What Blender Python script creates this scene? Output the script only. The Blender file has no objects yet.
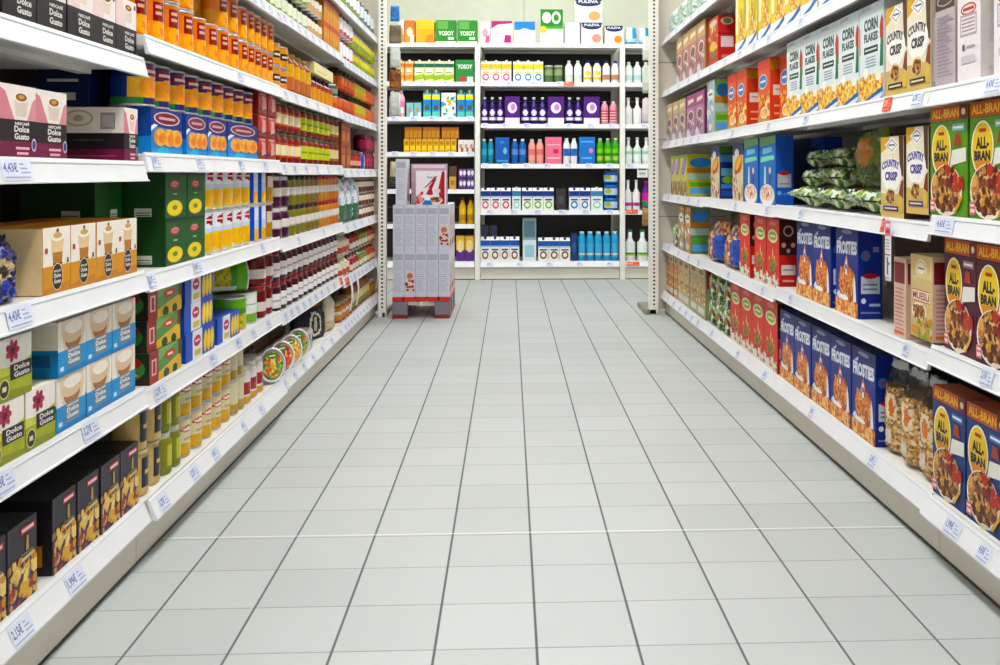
import bpy, bmesh, math, random, colorsys
from mathutils import Vector, Matrix
PI = math.pi
sc = bpy.context.scene
col = sc.collection
# ------------------------------------------------------------------ camera geometry (metres, aisle runs along +Y)
F, PSI, CX, CY, EYE = 966.14, 0.0428937641, 551.13, 173.79, 0.90
CP, SP = math.cos(PSI), math.sin(PSI)
XL, XR, YB = -0.83, 0.985, 8.20          # shelf lip planes of the left, right and back shelving
def y_on(px, X):                          # distance along the aisle on the vertical plane X
    xr = (px - CX) / F
    return (-SP * xr + CP) * X / (CP * xr + SP)
def yd(side, px, dep): return y_on(px, XL - dep) if side == 'L' else y_on(px, XR + dep)
def yl(px): return y_on(px, XL - .02)
def yr(px): return y_on(px, XR + .02)
def xb(px, Y=YB + .02):
    xr = (px - CX) / F
    return (CP * xr + SP) * Y / (-SP * xr + CP)
def zb(py, Y=YB + .02): return EYE - (py - CY) / F * Y

# ------------------------------------------------------------------ materials
MATS = {}
def srgb(h):
    h = h.lstrip('#'); out = []
    for i in (0, 2, 4):
        c = int(h[i:i+2], 16) / 255
        out.append(c / 12.92 if c <= .04045 else ((c + .055) / 1.055) ** 2.4)
    return out
def new_mat(name):
    m = bpy.data.materials.new(name); m.use_nodes = True
    nt = m.node_tree; b = nt.nodes['Principled BSDF']
    return m, nt, b
def mat(key):
    """'#rrggbb' printed card; '#rrggbb/g' glossy tin or glass; '#rrggbb/f' film; '#rrggbb/m' painted metal; '#rrggbb/p' plastic"""
    if key in MATS: return MATS[key]
    if not key.startswith('#'): return MATS[key]
    h, _, k = key.partition('/')
    m, nt, b = new_mat({'': 'card_', 'g': 'gloss_', 'f': 'film_', 'm': 'painted_metal_', 'p': 'plastic_'}[k] + h[1:])
    r, g, bl = srgb(h)
    if k != 'm':                           # printing inks: deep and saturated
        hh, ss, vv = colorsys.rgb_to_hsv(r, g, bl); r, g, bl = colorsys.hsv_to_rgb(hh, min(1, ss * 1.16), vv ** 1.10)
    tc = nt.nodes.new('ShaderNodeTexCoord'); nz = nt.nodes.new('ShaderNodeTexNoise')
    nz.inputs['Scale'].default_value = 45 if k != 'm' else 9; nz.inputs['Detail'].default_value = 2
    nt.links.new(tc.outputs['Object'], nz.inputs['Vector'])
    mx = nt.nodes.new('ShaderNodeMix'); mx.data_type = 'RGBA'
    a = .88 if k != 'm' else .94
    mx.inputs[6].default_value = (r * a, g * a, bl * a, 1); mx.inputs[7].default_value = (min(1, r * 1.08), min(1, g * 1.08), min(1, bl * 1.08), 1)
    nt.links.new(nz.outputs['Fac'], mx.inputs[0]); nt.links.new(mx.outputs[2], b.inputs['Base Color'])
    b.inputs['Roughness'].default_value = {'': .46, 'g': .14, 'f': .22, 'm': .38, 'p': .3}[k]
    b.inputs['Specular IOR Level'].default_value = .35
    if k in ('g', 'f'): b.inputs['Coat Weight'].default_value = .2; b.inputs['Coat Roughness'].default_value = .08
    MATS[key] = m
    return m
def food(name, cols, scale):
    m, nt, b = new_mat('food_' + name)
    tc = nt.nodes.new('ShaderNodeTexCoord'); v = nt.nodes.new('ShaderNodeTexVoronoi'); v.inputs['Scale'].default_value = scale
    nt.links.new(tc.outputs['Object'], v.inputs['Vector'])
    rp = nt.nodes.new('ShaderNodeValToRGB'); rp.color_ramp.interpolation = 'CONSTANT'
    sx = nt.nodes.new('ShaderNodeSeparateColor'); nt.links.new(v.outputs['Color'], sx.inputs['Color']); nt.links.new(sx.outputs[0], rp.inputs['Fac'])
    els = rp.color_ramp.elements
    while len(els) < len(cols): els.new(.5)
    for i, c in enumerate(cols):
        els[i].position = i / len(cols); els[i].color = (*srgb(c), 1)
    nt.links.new(rp.outputs['Color'], b.inputs['Base Color']); b.inputs['Roughness'].default_value = .45
    MATS[name] = m
food('bran', ['#6a3514', '#9a5a26', '#c98f4c', '#4a200c', '#b06a2c', '#e0b070'], 120)
food('corn', ['#f0b428', '#e0921a', '#f6cf5e', '#c97a14', '#fadf90'], 110)
food('frost', ['#e07a1c', '#c8580f', '#f09a38', '#a8430c', '#f2b868'], 110)
food('choc', ['#4a2412', '#6d3a1c', '#8a5230', '#331608', '#a87448'], 120)
food('muesli', ['#c8964e', '#dcb678', '#a06e32', '#c08840', '#85562a', '#e8d0a0'], 130)
food('fruit', ['#c23a2a', '#e2552f', '#f08a3c', '#8e1f2a', '#f4c35a', '#6b3a1e'], 90)
food('mixveg', ['#5f8f2e', '#8fb83f', '#e2962c', '#c9471f', '#3f6d22', '#f0c95a'], 90)
food('dessert', ['#c48f3a', '#7a4a78', '#e0b868', '#3a2750', '#b85a2c', '#8a3550', '#2a2030'], 75)
food('peach', ['#f59a1a', '#f4ac30', '#e8840f', '#f8b848'], 30)
food('greenbag', ['#8fae58', '#4a6e2c', '#ccd8b0', '#2f4a20', '#b4c4c2', '#7a9a48', '#e9eee0', '#a0a548'], 50)
food('kidbag', ['#b5332c', '#d59a35', '#8e2430', '#e6b860', '#c0503c', '#e6d8c0', '#4a5aa0'], 45)

def steel():
    m, nt, b = new_mat('tin_metal'); b.inputs['Metallic'].default_value = .9; b.inputs['Roughness'].default_value = .3
    tc = nt.nodes.new('ShaderNodeTexCoord'); n = nt.nodes.new('ShaderNodeTexNoise'); n.inputs['Scale'].default_value = 60
    nt.links.new(tc.outputs['Object'], n.inputs['Vector'])
    rp = nt.nodes.new('ShaderNodeValToRGB'); rp.color_ramp.elements[0].color = (.55, .55, .54, 1); rp.color_ramp.elements[1].color = (.75, .75, .73, 1)
    nt.links.new(n.outputs['Fac'], rp.inputs['Fac']); nt.links.new(rp.outputs['Color'], b.inputs['Base Color'])
    MATS['tin'] = m
steel()
def clearwrap():
    m, nt, b = new_mat('clear_wrap'); b.inputs['Base Color'].default_value = (.82, .84, .84, 1)
    b.inputs['Roughness'].default_value = .06; b.inputs['Transmission Weight'].default_value = .96; b.inputs['IOR'].default_value = 1.2
    n = nt.nodes.new('ShaderNodeTexNoise'); n.inputs['Scale'].default_value = 60
    bp = nt.nodes.new('ShaderNodeBump'); bp.inputs['Strength'].default_value = .6; bp.inputs['Distance'].default_value = .003
    nt.links.new(n.outputs['Fac'], bp.inputs['Height']); nt.links.new(bp.outputs['Normal'], b.inputs['Normal'])
    MATS['wrap'] = m
clearwrap()
def lamp():
    m, nt, b = new_mat('lamp_glow'); b.inputs['Base Color'].default_value = (1, 1, 1, 1)
    b.inputs['Emission Color'].default_value = (1, 1, .985, 1); b.inputs['Emission Strength'].default_value = LAMP
    MATS['lamp'] = m
LAMP = 21.0
lamp()

# ------------------------------------------------------------------ mesh builder
TXT = {}
def text_tris(s, off=.03):
    key = (s, off)
    if key in TXT: return TXT[key]
    c = bpy.data.curves.new('lettering', 'FONT'); c.body = s; c.resolution_u = 2; c.offset = off
    o = bpy.data.objects.new('lettering', c); col.objects.link(o)
    me = bpy.data.meshes.new_from_object(o)
    vs = [v.co.copy() for v in me.vertices]; fs = [tuple(p.vertices) for p in me.polygons]
    bpy.data.objects.remove(o); bpy.data.curves.remove(c); bpy.data.meshes.remove(me)
    x0 = min(v.x for v in vs); x1 = max(v.x for v in vs); y0 = min(v.y for v in vs); y1 = max(v.y for v in vs)
    TXT[key] = ([((v.x - x0) / (x1 - x0), (v.y - y0) / (y1 - y0)) for v in vs], fs)
    return TXT[key]

class Face:                                # a flat panel of a pack: u to the right, v up
    def __init__(s, o, u, v, n):
        s.o, s.u, s.v, s.n = Vector(o), Vector(u), Vector(v), Vector(n).normalized(); s.k = 1
        s.W, s.H = s.u.length, s.v.length
    def p(s, u, v):
        u = min(1., max(0., u)); v = min(1., max(0., v)); return s.o + s.u * u + s.v * v + s.n * (.00009 * s.k)

class MB:
    def __init__(s): s.v = []; s.f = []; s.m = []; s.sm = []; s.keys = []
    def mi(s, key):
        if key not in s.keys: s.keys.append(key)
        return s.keys.index(key)
    def poly(s, pts, key, smooth=False):
        n = len(s.v); s.v += [tuple(p) for p in pts]; s.f.append(tuple(range(n, n + len(pts)))); s.m.append(s.mi(key)); s.sm.append(smooth)
    def box(s, x0, y0, z0, x1, y1, z1, key, top=None, side=None, bev=.0):
        bm = bmesh.new(); r = bmesh.ops.create_cube(bm, size=1)
        for v in bm.verts: v.co = Vector((x0 + (v.co.x + .5) * (x1 - x0), y0 + (v.co.y + .5) * (y1 - y0), z0 + (v.co.z + .5) * (z1 - z0)))
        if bev: bmesh.ops.bevel(bm, geom=bm.edges[:], offset=bev, segments=1, affect='EDGES')
        bmesh.ops.recalc_face_normals(bm, faces=bm.faces[:])
        n = len(s.v); bm.verts.index_update(); s.v += [tuple(v.co) for v in bm.verts]
        for f in bm.faces:
            k = key
            if top and abs(f.normal.z) > .8: k = top
            if side and abs(f.normal.x) > .8: k = side
            s.f.append(tuple(n + v.index for v in f.verts)); s.m.append(s.mi(k)); s.sm.append(False)
        bm.free()
    # --- printed artwork
    def rect(s, fr, u0, v0, u1, v1, key):
        s.poly([fr.p(u0, v0), fr.p(u1, v0), fr.p(u1, v1), fr.p(u0, v1)], key); fr.k += 1
    def pg(s, fr, pts, key): s.poly([fr.p(*p) for p in pts], key); fr.k += 1
    def ell(s, fr, cu, cv, ru, rv, key, n=22, rot=0, a0=0, a1=2 * PI):
        pts = []
        full = abs(a1 - a0 - 2 * PI) < 1e-6
        for i in range(n if full else n + 1):
            a = a0 + (a1 - a0) * i / n
            x = math.cos(a) * ru * fr.W; y = math.sin(a) * rv * fr.H
            pts.append(fr.p(cu + (x * math.cos(rot) - y * math.sin(rot)) / fr.W, cv + (x * math.sin(rot) + y * math.cos(rot)) / fr.H))
        s.poly(pts, key); fr.k += 1
    def text(s, fr, t, u0, v0, u1, v1, key, arch=0, shear=0, vert=False, bold=False):
        vs, fs = text_tris(t, .055 if bold else .03); n = len(s.v)
        for x, y in vs:
            if vert: x, y = 1 - y, x
            y2 = y + arch * (1 - (2 * x - 1) ** 2) + shear * x
            s.v.append(tuple(fr.p(u0 + (u1 - u0) * x, v0 + (v1 - v0) * y2)))
        k = s.mi(key)
        for f in fs: s.f.append(tuple(n + i for i in f)); s.m.append(k); s.sm.append(False)
        fr.k += 1
    def blobs(s, fr, u0, v0, u1, v1, n, size, keys, seed=1, inside=None):
        rn = random.Random(seed); k0 = fr.k
        for i in range(n):
            fr.k = k0 + (i * .37) % 5; cu, cv = rn.uniform(u0, u1), rn.uniform(v0, v1)
            if inside and not inside(cu, cv): continue
            a0 = rn.uniform(0, 6); m = rn.randint(5, 7); sz = size * rn.uniform(.6, 1.2); asp = rn.uniform(.55, 1)
            pts = []
            for j in range(m):
                a = 2 * PI * j / m; r = sz * rn.uniform(.75, 1.1)
                x, y = math.cos(a) * r, math.sin(a) * r * asp
                pts.append(fr.p(min(1, max(0, cu + (x * math.cos(a0) - y * math.sin(a0)) / fr.W)), min(1, max(0, cv + (x * math.sin(a0) + y * math.cos(a0)) / fr.H))))
            s.poly(pts, rn.choice(keys))
        fr.k = k0 + 6
    # --- turned shapes; key may be a function of (angle from the front in quarter turns, height 0..1)
    def lathe(s, prof, key, n=24, cx=0, cy=0, M=None, smooth=True, cap0=True, cap1=True, a0=0., a1=2 * PI):
        base = len(s.v); full = abs(a1 - a0 - 2 * PI) < 1e-6; nn = n if full else n + 1
        z0 = prof[0][1]; z1 = prof[-1][1]
        for r, z in prof:
            for i in range(nn):
                a = a0 + (a1 - a0) * i / n - PI / 2 - (PI if full else 0)
                p = Vector((cx + r * math.cos(a), cy + r * math.sin(a), z))
                s.v.append(tuple(M @ p if M else p))
        for j in range(len(prof) - 1):
            for i in range(n):
                i2 = (i + 1) % nn
                th = (a0 + (a1 - a0) * (i + .5) / n - (PI if full else 0)) / (PI / 2)
                zz = ((prof[j][1] + prof[j + 1][1]) / 2 - z0) / (z1 - z0 + 1e-9)
                k = key(th, zz) if callable(key) else key
                s.f.append((base + j * nn + i, base + j * nn + i2, base + (j + 1) * nn + i2, base + (j + 1) * nn + i)); s.m.append(s.mi(k)); s.sm.append(smooth)
        kc = key if not callable(key) else key(0, 0)
        kt = key if not callable(key) else key(0, 1)
        if full and cap0: s.f.append(tuple(base + i for i in reversed(range(nn)))); s.m.append(s.mi(kc)); s.sm.append(False)
        if full and cap1: s.f.append(tuple(base + (len(prof) - 1) * nn + i for i in range(nn))); s.m.append(s.mi(kt)); s.sm.append(False)
    def pillow(s, w, d, h, key, nu=22, nv=26, seed=1, crump=.004, top=.12, lean=0):
        rn = random.Random(seed); grid = {}
        for side in (0, 1):
            for j in range(nv + 1):
                v = j / nv
                tv = min(1, (v / .10) ** .5 if v < .10 else 1) * (1 if v < 1 - top * 2 else max(.04, (1 - v) / (top * 2)) ** .8)
                ww = w * (1 - .10 * max(0, (v - .6) / .4))
                for i in range(nu + 1):
                    u = i / nu
                    t = d / 2 * (1 - abs(2 * u - 1) ** 2.6) ** .6 * max(.1, tv) if 0 < i < nu else 0
                    if 0 < i < nu: t += rn.uniform(-crump, crump) * (1 if v > .03 else 0)
                    y = d / 2 + (-t if side == 0 else t)
                    zz = h * v + (rn.uniform(-crump, crump) * .8 if 0 < j < nv else 0)
                    if j == nv: zz += rn.uniform(-crump, crump)
                    if side == 1 and i in (0, nu): grid[side, i, j] = grid[0, i, j]; continue
                    grid[side, i, j] = len(s.v); s.v.append(((u - .5) * ww, max(0, y) + lean * v, max(0, zz)))
        for side in (0, 1):
            for j in range(nv):
                for i in range(nu):
                    q = (grid[side, i, j], grid[side, i + 1, j], grid[side, i + 1, j + 1], grid[side, i, j + 1])
                    if side: q = q[::-1]
                    k = key((i + .5) / nu, (j + .5) / nv) if callable(key) else key
                    s.f.append(q); s.m.append(s.mi(k)); s.sm.append(True)
        for j in (0, nv):
            pass
    def tube(s, pts, r, key, n=8):
        pts = [Vector(p) for p in pts]; base = len(s.v)
        for i, p in enumerate(pts):
            d = (pts[min(i + 1, len(pts) - 1)] - pts[max(i - 1, 0)]).normalized()
            a = d.orthogonal().normalized(); b = d.cross(a)
            for k in range(n):
                t = 2 * PI * k / n; s.v.append(tuple(p + a * math.cos(t) * r + b * math.sin(t) * r))
        for i in range(len(pts) - 1):
            for k in range(n):
                s.f.append((base + i * n + k, base + i * n + (k + 1) % n, base + (i + 1) * n + (k + 1) % n, base + (i + 1) * n + k)); s.m.append(s.mi(key)); s.sm.append(True)
    def mesh(s, name):
        me = bpy.data.meshes.new(name); me.from_pydata(s.v, [], s.f)
        for k in s.keys: me.materials.append(mat(k))
        me.polygons.foreach_set('material_index', s.m); me.polygons.foreach_set('use_smooth', s.sm); me.update()
        return me

def link(name, me, parent=None):
    o = bpy.data.objects.new(name, me); col.objects.link(o)
    if parent: o.parent = parent
    return o
def empty(name, loc, rz=0):
    o = bpy.data.objects.new(name, None); col.objects.link(o); o.location = loc; o.rotation_euler = (0, 0, rz); o.empty_display_size = .05
    return o
def tag(o, label=None, cat=None, group=None, kind=None):
    if label: o['label'] = label
    if cat: o['category'] = cat
    if group: o['group'] = group
    if kind: o['kind'] = kind
    return o
def copy_tree(o, parent=None):
    c = o.copy(); col.objects.link(c)
    if parent: c.parent = parent
    for ch in list(o.children): copy_tree(ch, c)
    return c
RZ = {'L': PI / 2, 'R': -PI / 2, 'B': 0.}
def at(side, along, dep, z):               # dep = metres behind the shelf lip plane
    if side == 'L': return (XL - dep, along, z)
    if side == 'R': return (XR + dep, along, z)
    return (along, YB + dep, z)
ORD = 'first second third fourth fifth sixth seventh eighth ninth tenth eleventh twelfth thirteenth fourteenth fifteenth sixteenth'.split()
LABELS = {}
def check_label(l):
    n = len(l.replace(',', ' ').split())
    if not 4 <= n <= 16: print('LABEL LENGTH', n, l)
    if l in LABELS: print('LABEL TWICE', l)
    LABELS[l] = 1
# a proto is (thing name, mesh, [(part name, mesh, label or None)...], thickness)
def put(proto, side, along, dep, z, label, cat, group=None, rot=0., tilt=None):
    nm, me, parts = proto['name'], proto['mesh'], proto['parts']
    src = proto.get('src')
    if src is None:
        o = link(nm, me)
        for pn, pm, pl in parts:
            c = link(pn, pm, o)
            if pl: c['label'] = pl
        proto['src'] = o
    else:
        o = src.copy(); col.objects.link(o)
        for k in ('label', 'category', 'group'):
            if k in o: del o[k]
        for ch in list(src.children):
            c = ch.copy(); col.objects.link(c); c.parent = o
    o.location = at(side, along, dep + proto.get('dy', 0), z); o.rotation_euler = (0, 0, RZ[side] + rot)
    if tilt: o.rotation_euler = (Matrix.Rotation(RZ[side] + rot, 3, 'Z') @ Matrix.Rotation(tilt[1], 3, tilt[0])).to_euler()
    check_label(label); tag(o, label, cat, group)
    return o
rnd = random.Random(7)
def run(make, side, a, b, z, desc, cat, n=1, layers=1, lh=None, dep=.02, pixels=True, gap=.97, names=None, jit=.004, depgap=None, skip=(), rot=0., tilt=None, far=False):
    """n items side by side between picture columns a and b of the shelf edge; layers stacked"""
    f = {'L': yl, 'R': yr, 'B': xb}[side]
    A, B = (f(a), f(b)) if pixels else (a, b)
    if side != 'B' and A > B: A, B = B, A                 # nearest the camera first
    w = (B - A) / n
    proto = make(w * gap)
    grp = desc if n * layers > 1 else None
    if layers == 1: lay = ['']
    else: lay = names or {2: ['lower layer', 'upper layer'], 3: ['bottom layer', 'middle layer', 'top layer'], 4: ['bottom layer', 'second layer', 'third layer', 'top layer']}[layers]
    out = []
    for k in range(layers):
        for i in range(n):
            if (i, k) in skip: continue
            l = desc
            if n > 1: l += f', {ORD[n - 1 - i]} from far end' if far else f', {ORD[i]} ' + ('from left' if side == 'B' else 'from camera')
            if lay[k]: l += f', {lay[k]}'
            j = rnd.uniform(-jit, jit)
            out.append(put(proto, side, A + w * (i + .5), dep + abs(j) + (0 if not depgap else depgap[i]), z + .0006 + k * ((lh or proto['h']) + .0006), l, cat, grp, rot + rnd.uniform(-.012, .012) * (1 if jit else 0), tilt))
    return out
def P(name, mb, parts=(), h=.1, dy=0.):
    return {'dy': dy, 'name': name, 'mesh': mb.mesh(name), 'parts': [(pn, pm.mesh(pn), pl) for pn, pm, pl in parts], 'h': h}
AMB, EXPO = .42, .55
# ------------------------------------------------------------------ the room
def floor_material():
    m, nt, b = new_mat('floor_tiles'); N, Lk = nt.nodes, nt.links
    tc = N.new('ShaderNodeTexCoord'); sp = N.new('ShaderNodeSeparateXYZ'); Lk.new(tc.outputs['Object'], sp.inputs[0])
    T = .19311
    def math_(op, a, bb=None, c=None):
        n = N.new('ShaderNodeMath'); n.operation = op
        for i, x in enumerate((a, bb, c)):
            if x is None: continue
            if isinstance(x, (int, float)): n.inputs[i].default_value = x
            else: Lk.new(x, n.inputs[i])
        return n.outputs[0]
    cells = []; lines = []
    for out, off, half in ((sp.outputs[0], 3.734, .0125), (sp.outputs[1], -9.496, .0085)):
        t = math_('ADD', math_('DIVIDE', out, T), off + 40)
        fr = math_('FRACT', t); cells.append(math_('FLOOR', t))
        d = math_('MINIMUM', fr, math_('SUBTRACT', 1, fr))
        mr = N.new('ShaderNodeMapRange'); mr.interpolation_type = 'SMOOTHSTEP'
        mr.inputs['From Min'].default_value = half * .6; mr.inputs['From Max'].default_value = half * 1.5
        mr.inputs['To Min'].default_value = 1; mr.inputs['To Max'].default_value = 0
        Lk.new(d, mr.inputs['Value']); lines.append(mr.outputs[0])
    cb = N.new('ShaderNodeCombineXYZ'); Lk.new(cells[0], cb.inputs[0]); Lk.new(cells[1], cb.inputs[1])
    wn = N.new('ShaderNodeTexWhiteNoise'); wn.noise_dimensions = '2D'; Lk.new(cb.outputs[0], wn.inputs['Vector'])
    nz = N.new('ShaderNodeTexNoise'); nz.inputs['Scale'].default_value = 3.2; nz.inputs['Detail'].default_value = 5
    Lk.new(tc.outputs['Object'], nz.inputs['Vector'])
    base = N.new('ShaderNodeMix'); base.data_type = 'RGBA'
    base.inputs[6].default_value = (*srgb('#adb2b0'), 1); base.inputs[7].default_value = (*srgb('#babfbd'), 1)
    Lk.new(math_('ADD', math_('MULTIPLY', wn.outputs['Value'], .55), math_('MULTIPLY', nz.outputs['Fac'], .5)), base.inputs[0])
    g1 = N.new('ShaderNodeMix'); g1.data_type = 'RGBA'; g1.inputs[7].default_value = (*srgb('#74766f'), 1)
    Lk.new(base.outputs[2], g1.inputs[6]); Lk.new(math_('MULTIPLY', lines[1], .62), g1.inputs[0])
    g2 = N.new('ShaderNodeMix'); g2.data_type = 'RGBA'; g2.inputs[7].default_value = (*srgb('#4a4f4f'), 1)
    Lk.new(g1.outputs[2], g2.inputs[6]); Lk.new(math_('MULTIPLY', lines[0], .9), g2.inputs[0])
    # a thin pale line runs beside one cross joint
    pale = math_('COMPARE', sp.outputs[1], 12.56 * T, .0022)
    g3 = N.new('ShaderNodeMix'); g3.data_type = 'RGBA'; g3.inputs[7].default_value = (*srgb('#e8ece8'), 1)
    Lk.new(g2.outputs[2], g3.inputs[6]); Lk.new(math_('MULTIPLY', pale, .8), g3.inputs[0])
    Lk.new(g3.outputs[2], b.inputs['Base Color'])
    rg = math_('ADD', math_('MULTIPLY', math_('MAXIMUM', lines[0], lines[1]), .4), math_('ADD', .36, math_('MULTIPLY', nz.outputs['Fac'], .16)))
    Lk.new(rg, b.inputs['Roughness'])
    bp = N.new('ShaderNodeBump'); bp.inputs['Strength'].default_value = .35; bp.inputs['Distance'].default_value = .002; bp.invert = True
    Lk.new(math_('MAXIMUM', lines[0], lines[1]), bp.inputs['Height']); Lk.new(bp.outputs['Normal'], b.inputs['Normal'])
    MATS['floor'] = m
floor_material()
b = MB(); b.poly([(-6, -2.5, 0), (6, -2.5, 0), (6, 9.2, 0), (-6, 9.2, 0)], 'floor')
tag(link('floor', b.mesh('floor')), kind='structure')
WALL = '#d3d8c4/m'
b = MB(); b.box(-6, 8.72, 0, 6, 8.84, 3.3, WALL)
for x in (.13, -1.1, 1.36, 2.6, -2.3): b.box(x - .012, 8.712, 0, x + .012, 8.722, 3.3, '#c3c8b2/m')
tag(link('wall_back', b.mesh('wall_back')), kind='structure')
b = MB(); b.box(-6, -2.5, 3.3, 6, 9.2, 3.4, '#e6e6e0/m'); tag(link('ceiling', b.mesh('ceiling')), kind='structure')
# strip lights under the ceiling
mhouse = MB(); mhouse.box(-.17, -.72, 0, .17, .72, .07, '#eeeeea/m', bev=.006); mhouse = mhouse.mesh('housing')
mdiff = MB(); mdiff.box(-.14, -.69, -.022, .14, .69, .0, 'lamp', bev=.008); mdiff = mdiff.mesh('diffuser')
k = 0
for x, y, r, w in ((.08, -.9, 0, 'above the near end of the aisle'), (.08, 1.0, 0, 'second along the aisle'), (.08, 2.9, 0, 'third along the aisle'), (.08, 4.8, 0, 'fourth along the aisle'),
                   (-.75, 6.95, PI / 2, 'above the back shelves on the left'), (.85, 6.95, PI / 2, 'above the back shelves on the right'), (-2.9, 2.2, 0, 'over the next aisle on the left'), (3.1, 2.2, 0, 'over the next aisle on the right')):
    t = empty('ceiling_light', (x, y, 3.2275), r)
    link('housing', mhouse, t); link('diffuser', mdiff, t)
    tag(t, 'white ceiling strip light, ' + w, 'light', 'strip lights under the ceiling')

# ------------------------------------------------------------------ shelving bays
WHITE, RAIL, CREAM, SHADED_BACK = '#dcdbd6/m', '#e4e5e8/m', '#dcd6c8/m', '#857c6b/m'  # back panels: cream, with the shade between shelves put into the colour
def ticket_mesh(w, h, red, txt):
    b = MB(); fr = Face((-w / 2, 0, 0), (w, 0, 0), (0, .011 * h / .045, h), (0, -1, .2)); fr.k = 4
    b.rect(fr, 0, 0, 1, 1, '#e2472c' if red else '#dfe4f2')
    ink = '#f6d5c8' if red else '#7680b2'
    b.text(fr, txt, .06, .30, .52, .84, ink)
    for i in range(3): b.rect(fr, .60, .32 + i * .2, .94 - .1 * i, .40 + i * .2, '#aab2d2' if not red else '#f2a58f')
    b.rect(fr, .06, .1, .9, .17, '#aab2d2' if not red else '#f2a58f')
    return b.mesh('price_ticket')
TK = {}
def ticket(w, red):
    t = rnd.choice(['4,43€', '2,15€', '1,99€', '3,27€']); k = (round(w, 3), red, t)
    if k not in TK: TK[k] = ticket_mesh(w, .036, red, t)
    return TK[k]
def shelf_part(root, hw, z, D, tickets, base=False, lip=.045, out=0.):
    b = MB(); b.box(-hw, .012, z - .024, hw, D, z, WHITE, bev=.002)
    for y in (.12, D - .12): b.box(-hw + .02, y, z - .036, hw - .02, y + .03, z - .024, WHITE)
    s = link('shelf', b.mesh('shelf'), root)
    r = MB(); zt = z + .003; zb_ = z - lip + .003
    if base: pr = [(.016, zt - .001), (.013, zt), (-.008, zb_ + .004), (-.008, zb_), (.002, zb_), (.008, zb_ + .01)]
    else: pr = [(.014, zt), (.010, zt + .001), (.0, zb_ + .004), (-.004, zb_ + .003), (-.004, zb_), (.008, zb_)]
    pr = [(y - out, zz) for y, zz in pr]
    n = len(pr)
    for i in range(n):
        (y0, z0), (y1, z1) = pr[i], pr[(i + 1) % n]
        r.poly([(-hw, y0, z0), (-hw, y1, z1), (hw, y1, z1), (hw, y0, z0)], RAIL)
    r.poly([(-hw, y, zz) for y, zz in pr], RAIL); r.poly([(hw, y, zz) for y, zz in reversed(pr)], RAIL)
    # the clear channel's ridge along the top
    y_, z_ = (.0105 - out, zt - .006) if base else (.0085, zt - .006)
    r.box(-hw, y_ - .002, z_ - .002, hw, y_, z_, '#dfe3e4/p')
    link('price_rail', r.mesh('price_rail'), s)
    for x, w, red in tickets:
        if abs(x) + w / 2 > hw: continue
        c = link('price_ticket', ticket(w, red), s)
        if base: c.location = (x, -.0082 - out, zb_ + .006); c.rotation_euler = (-.19, 0, 0)
        else: c.location = (x, -.0012, zb_ + .006)
        if red: c['label'] = 'red orange price ticket'
def make_bay(side, a0, a1, levels, label, tickets, D=.45, top=2.06, panel=SHADED_BACK, kick=.028, lip=.045, posts=None, out=0.):
    mid = (a0 + a1) / 2; hw = (a1 - a0) / 2 - .0015
    root = empty('shelving_bay', at(side, mid, 0, 0), RZ[side])
    check_label(label); tag(root, label, 'shelving', 'shelving bays of the aisle' if side != 'B' else 'shelving bays on the back wall')
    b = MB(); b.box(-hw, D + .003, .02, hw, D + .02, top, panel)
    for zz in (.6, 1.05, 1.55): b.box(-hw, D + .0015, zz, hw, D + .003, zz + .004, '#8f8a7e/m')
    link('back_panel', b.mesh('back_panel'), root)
    b = MB(); b.box(-hw, kick, 0, hw, kick + .012, .118, CREAM, bev=.001); b.box(-hw, kick - .0006, 0, hw, kick + .002, .007, '#3a3834/p')
    link('kick_plate', b.mesh('kick_plate'), root)
    for sx in (-1, 1):
        b = MB(); b.box(sx * hw - (.0 if sx < 0 else .022), D - .03, 0, sx * hw + (.022 if sx < 0 else 0), D + .002, top, WHITE)
        link('upright', b.mesh('upright'), root)
    for i, z in enumerate(levels):
        tl = []
        for px, w, red in tickets.get(i, []):
            x = {'L': lambda p: y_on(p, XL) - mid, 'R': lambda p: mid - y_on(p, XR), 'B': lambda p: xb(p, YB) - mid}[side](px)
            tl.append((x, w, red))
        shelf_part(root, hw, z, D, tl, base=(i == 0), lip=.05 if i == 0 else lip, out=out if i == 0 else 0.)
    if posts:
        for x in posts:
            b = MB(); b.box(x - mid - .022, -.006, 0, x - mid + .022, .03, top, '#e6e5de/m', bev=.002)
            link('front_post', b.mesh('front_post'), root)
    return root
BR = [.91, 2.24, 3.57, 4.90, 6.23]
BL = [.93, 2.260, 3.57, 4.90, 6.23]
LZ = [[.147, .408, .675, .925, 1.163, 1.44, 1.74], [.147, .398, .668, .946, 1.219, 1.492, 1.758], [.145, .386, .655, .938, 1.213, 1.495, 1.758], [.143, .366, .640, .924, 1.209, 1.482, 1.758]]
RZV = [[.145, .495, .80, 1.10, 1.434, 1.76], [.145, .478, .782, 1.10, 1.434, 1.762], [.145, .462, .778, 1.10, 1.434, 1.765], [.143, .452, .770, 1.102, 1.434, 1.770]]
W_ = .055
def many(x0, x1, n, w=W_, red=()):
    """tickets at even steps along the real shelf edge between two picture columns"""
    return [(x0 + (x1 - x0) * i / max(1, n - 1), w, i in red) for i in range(n)]
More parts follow.
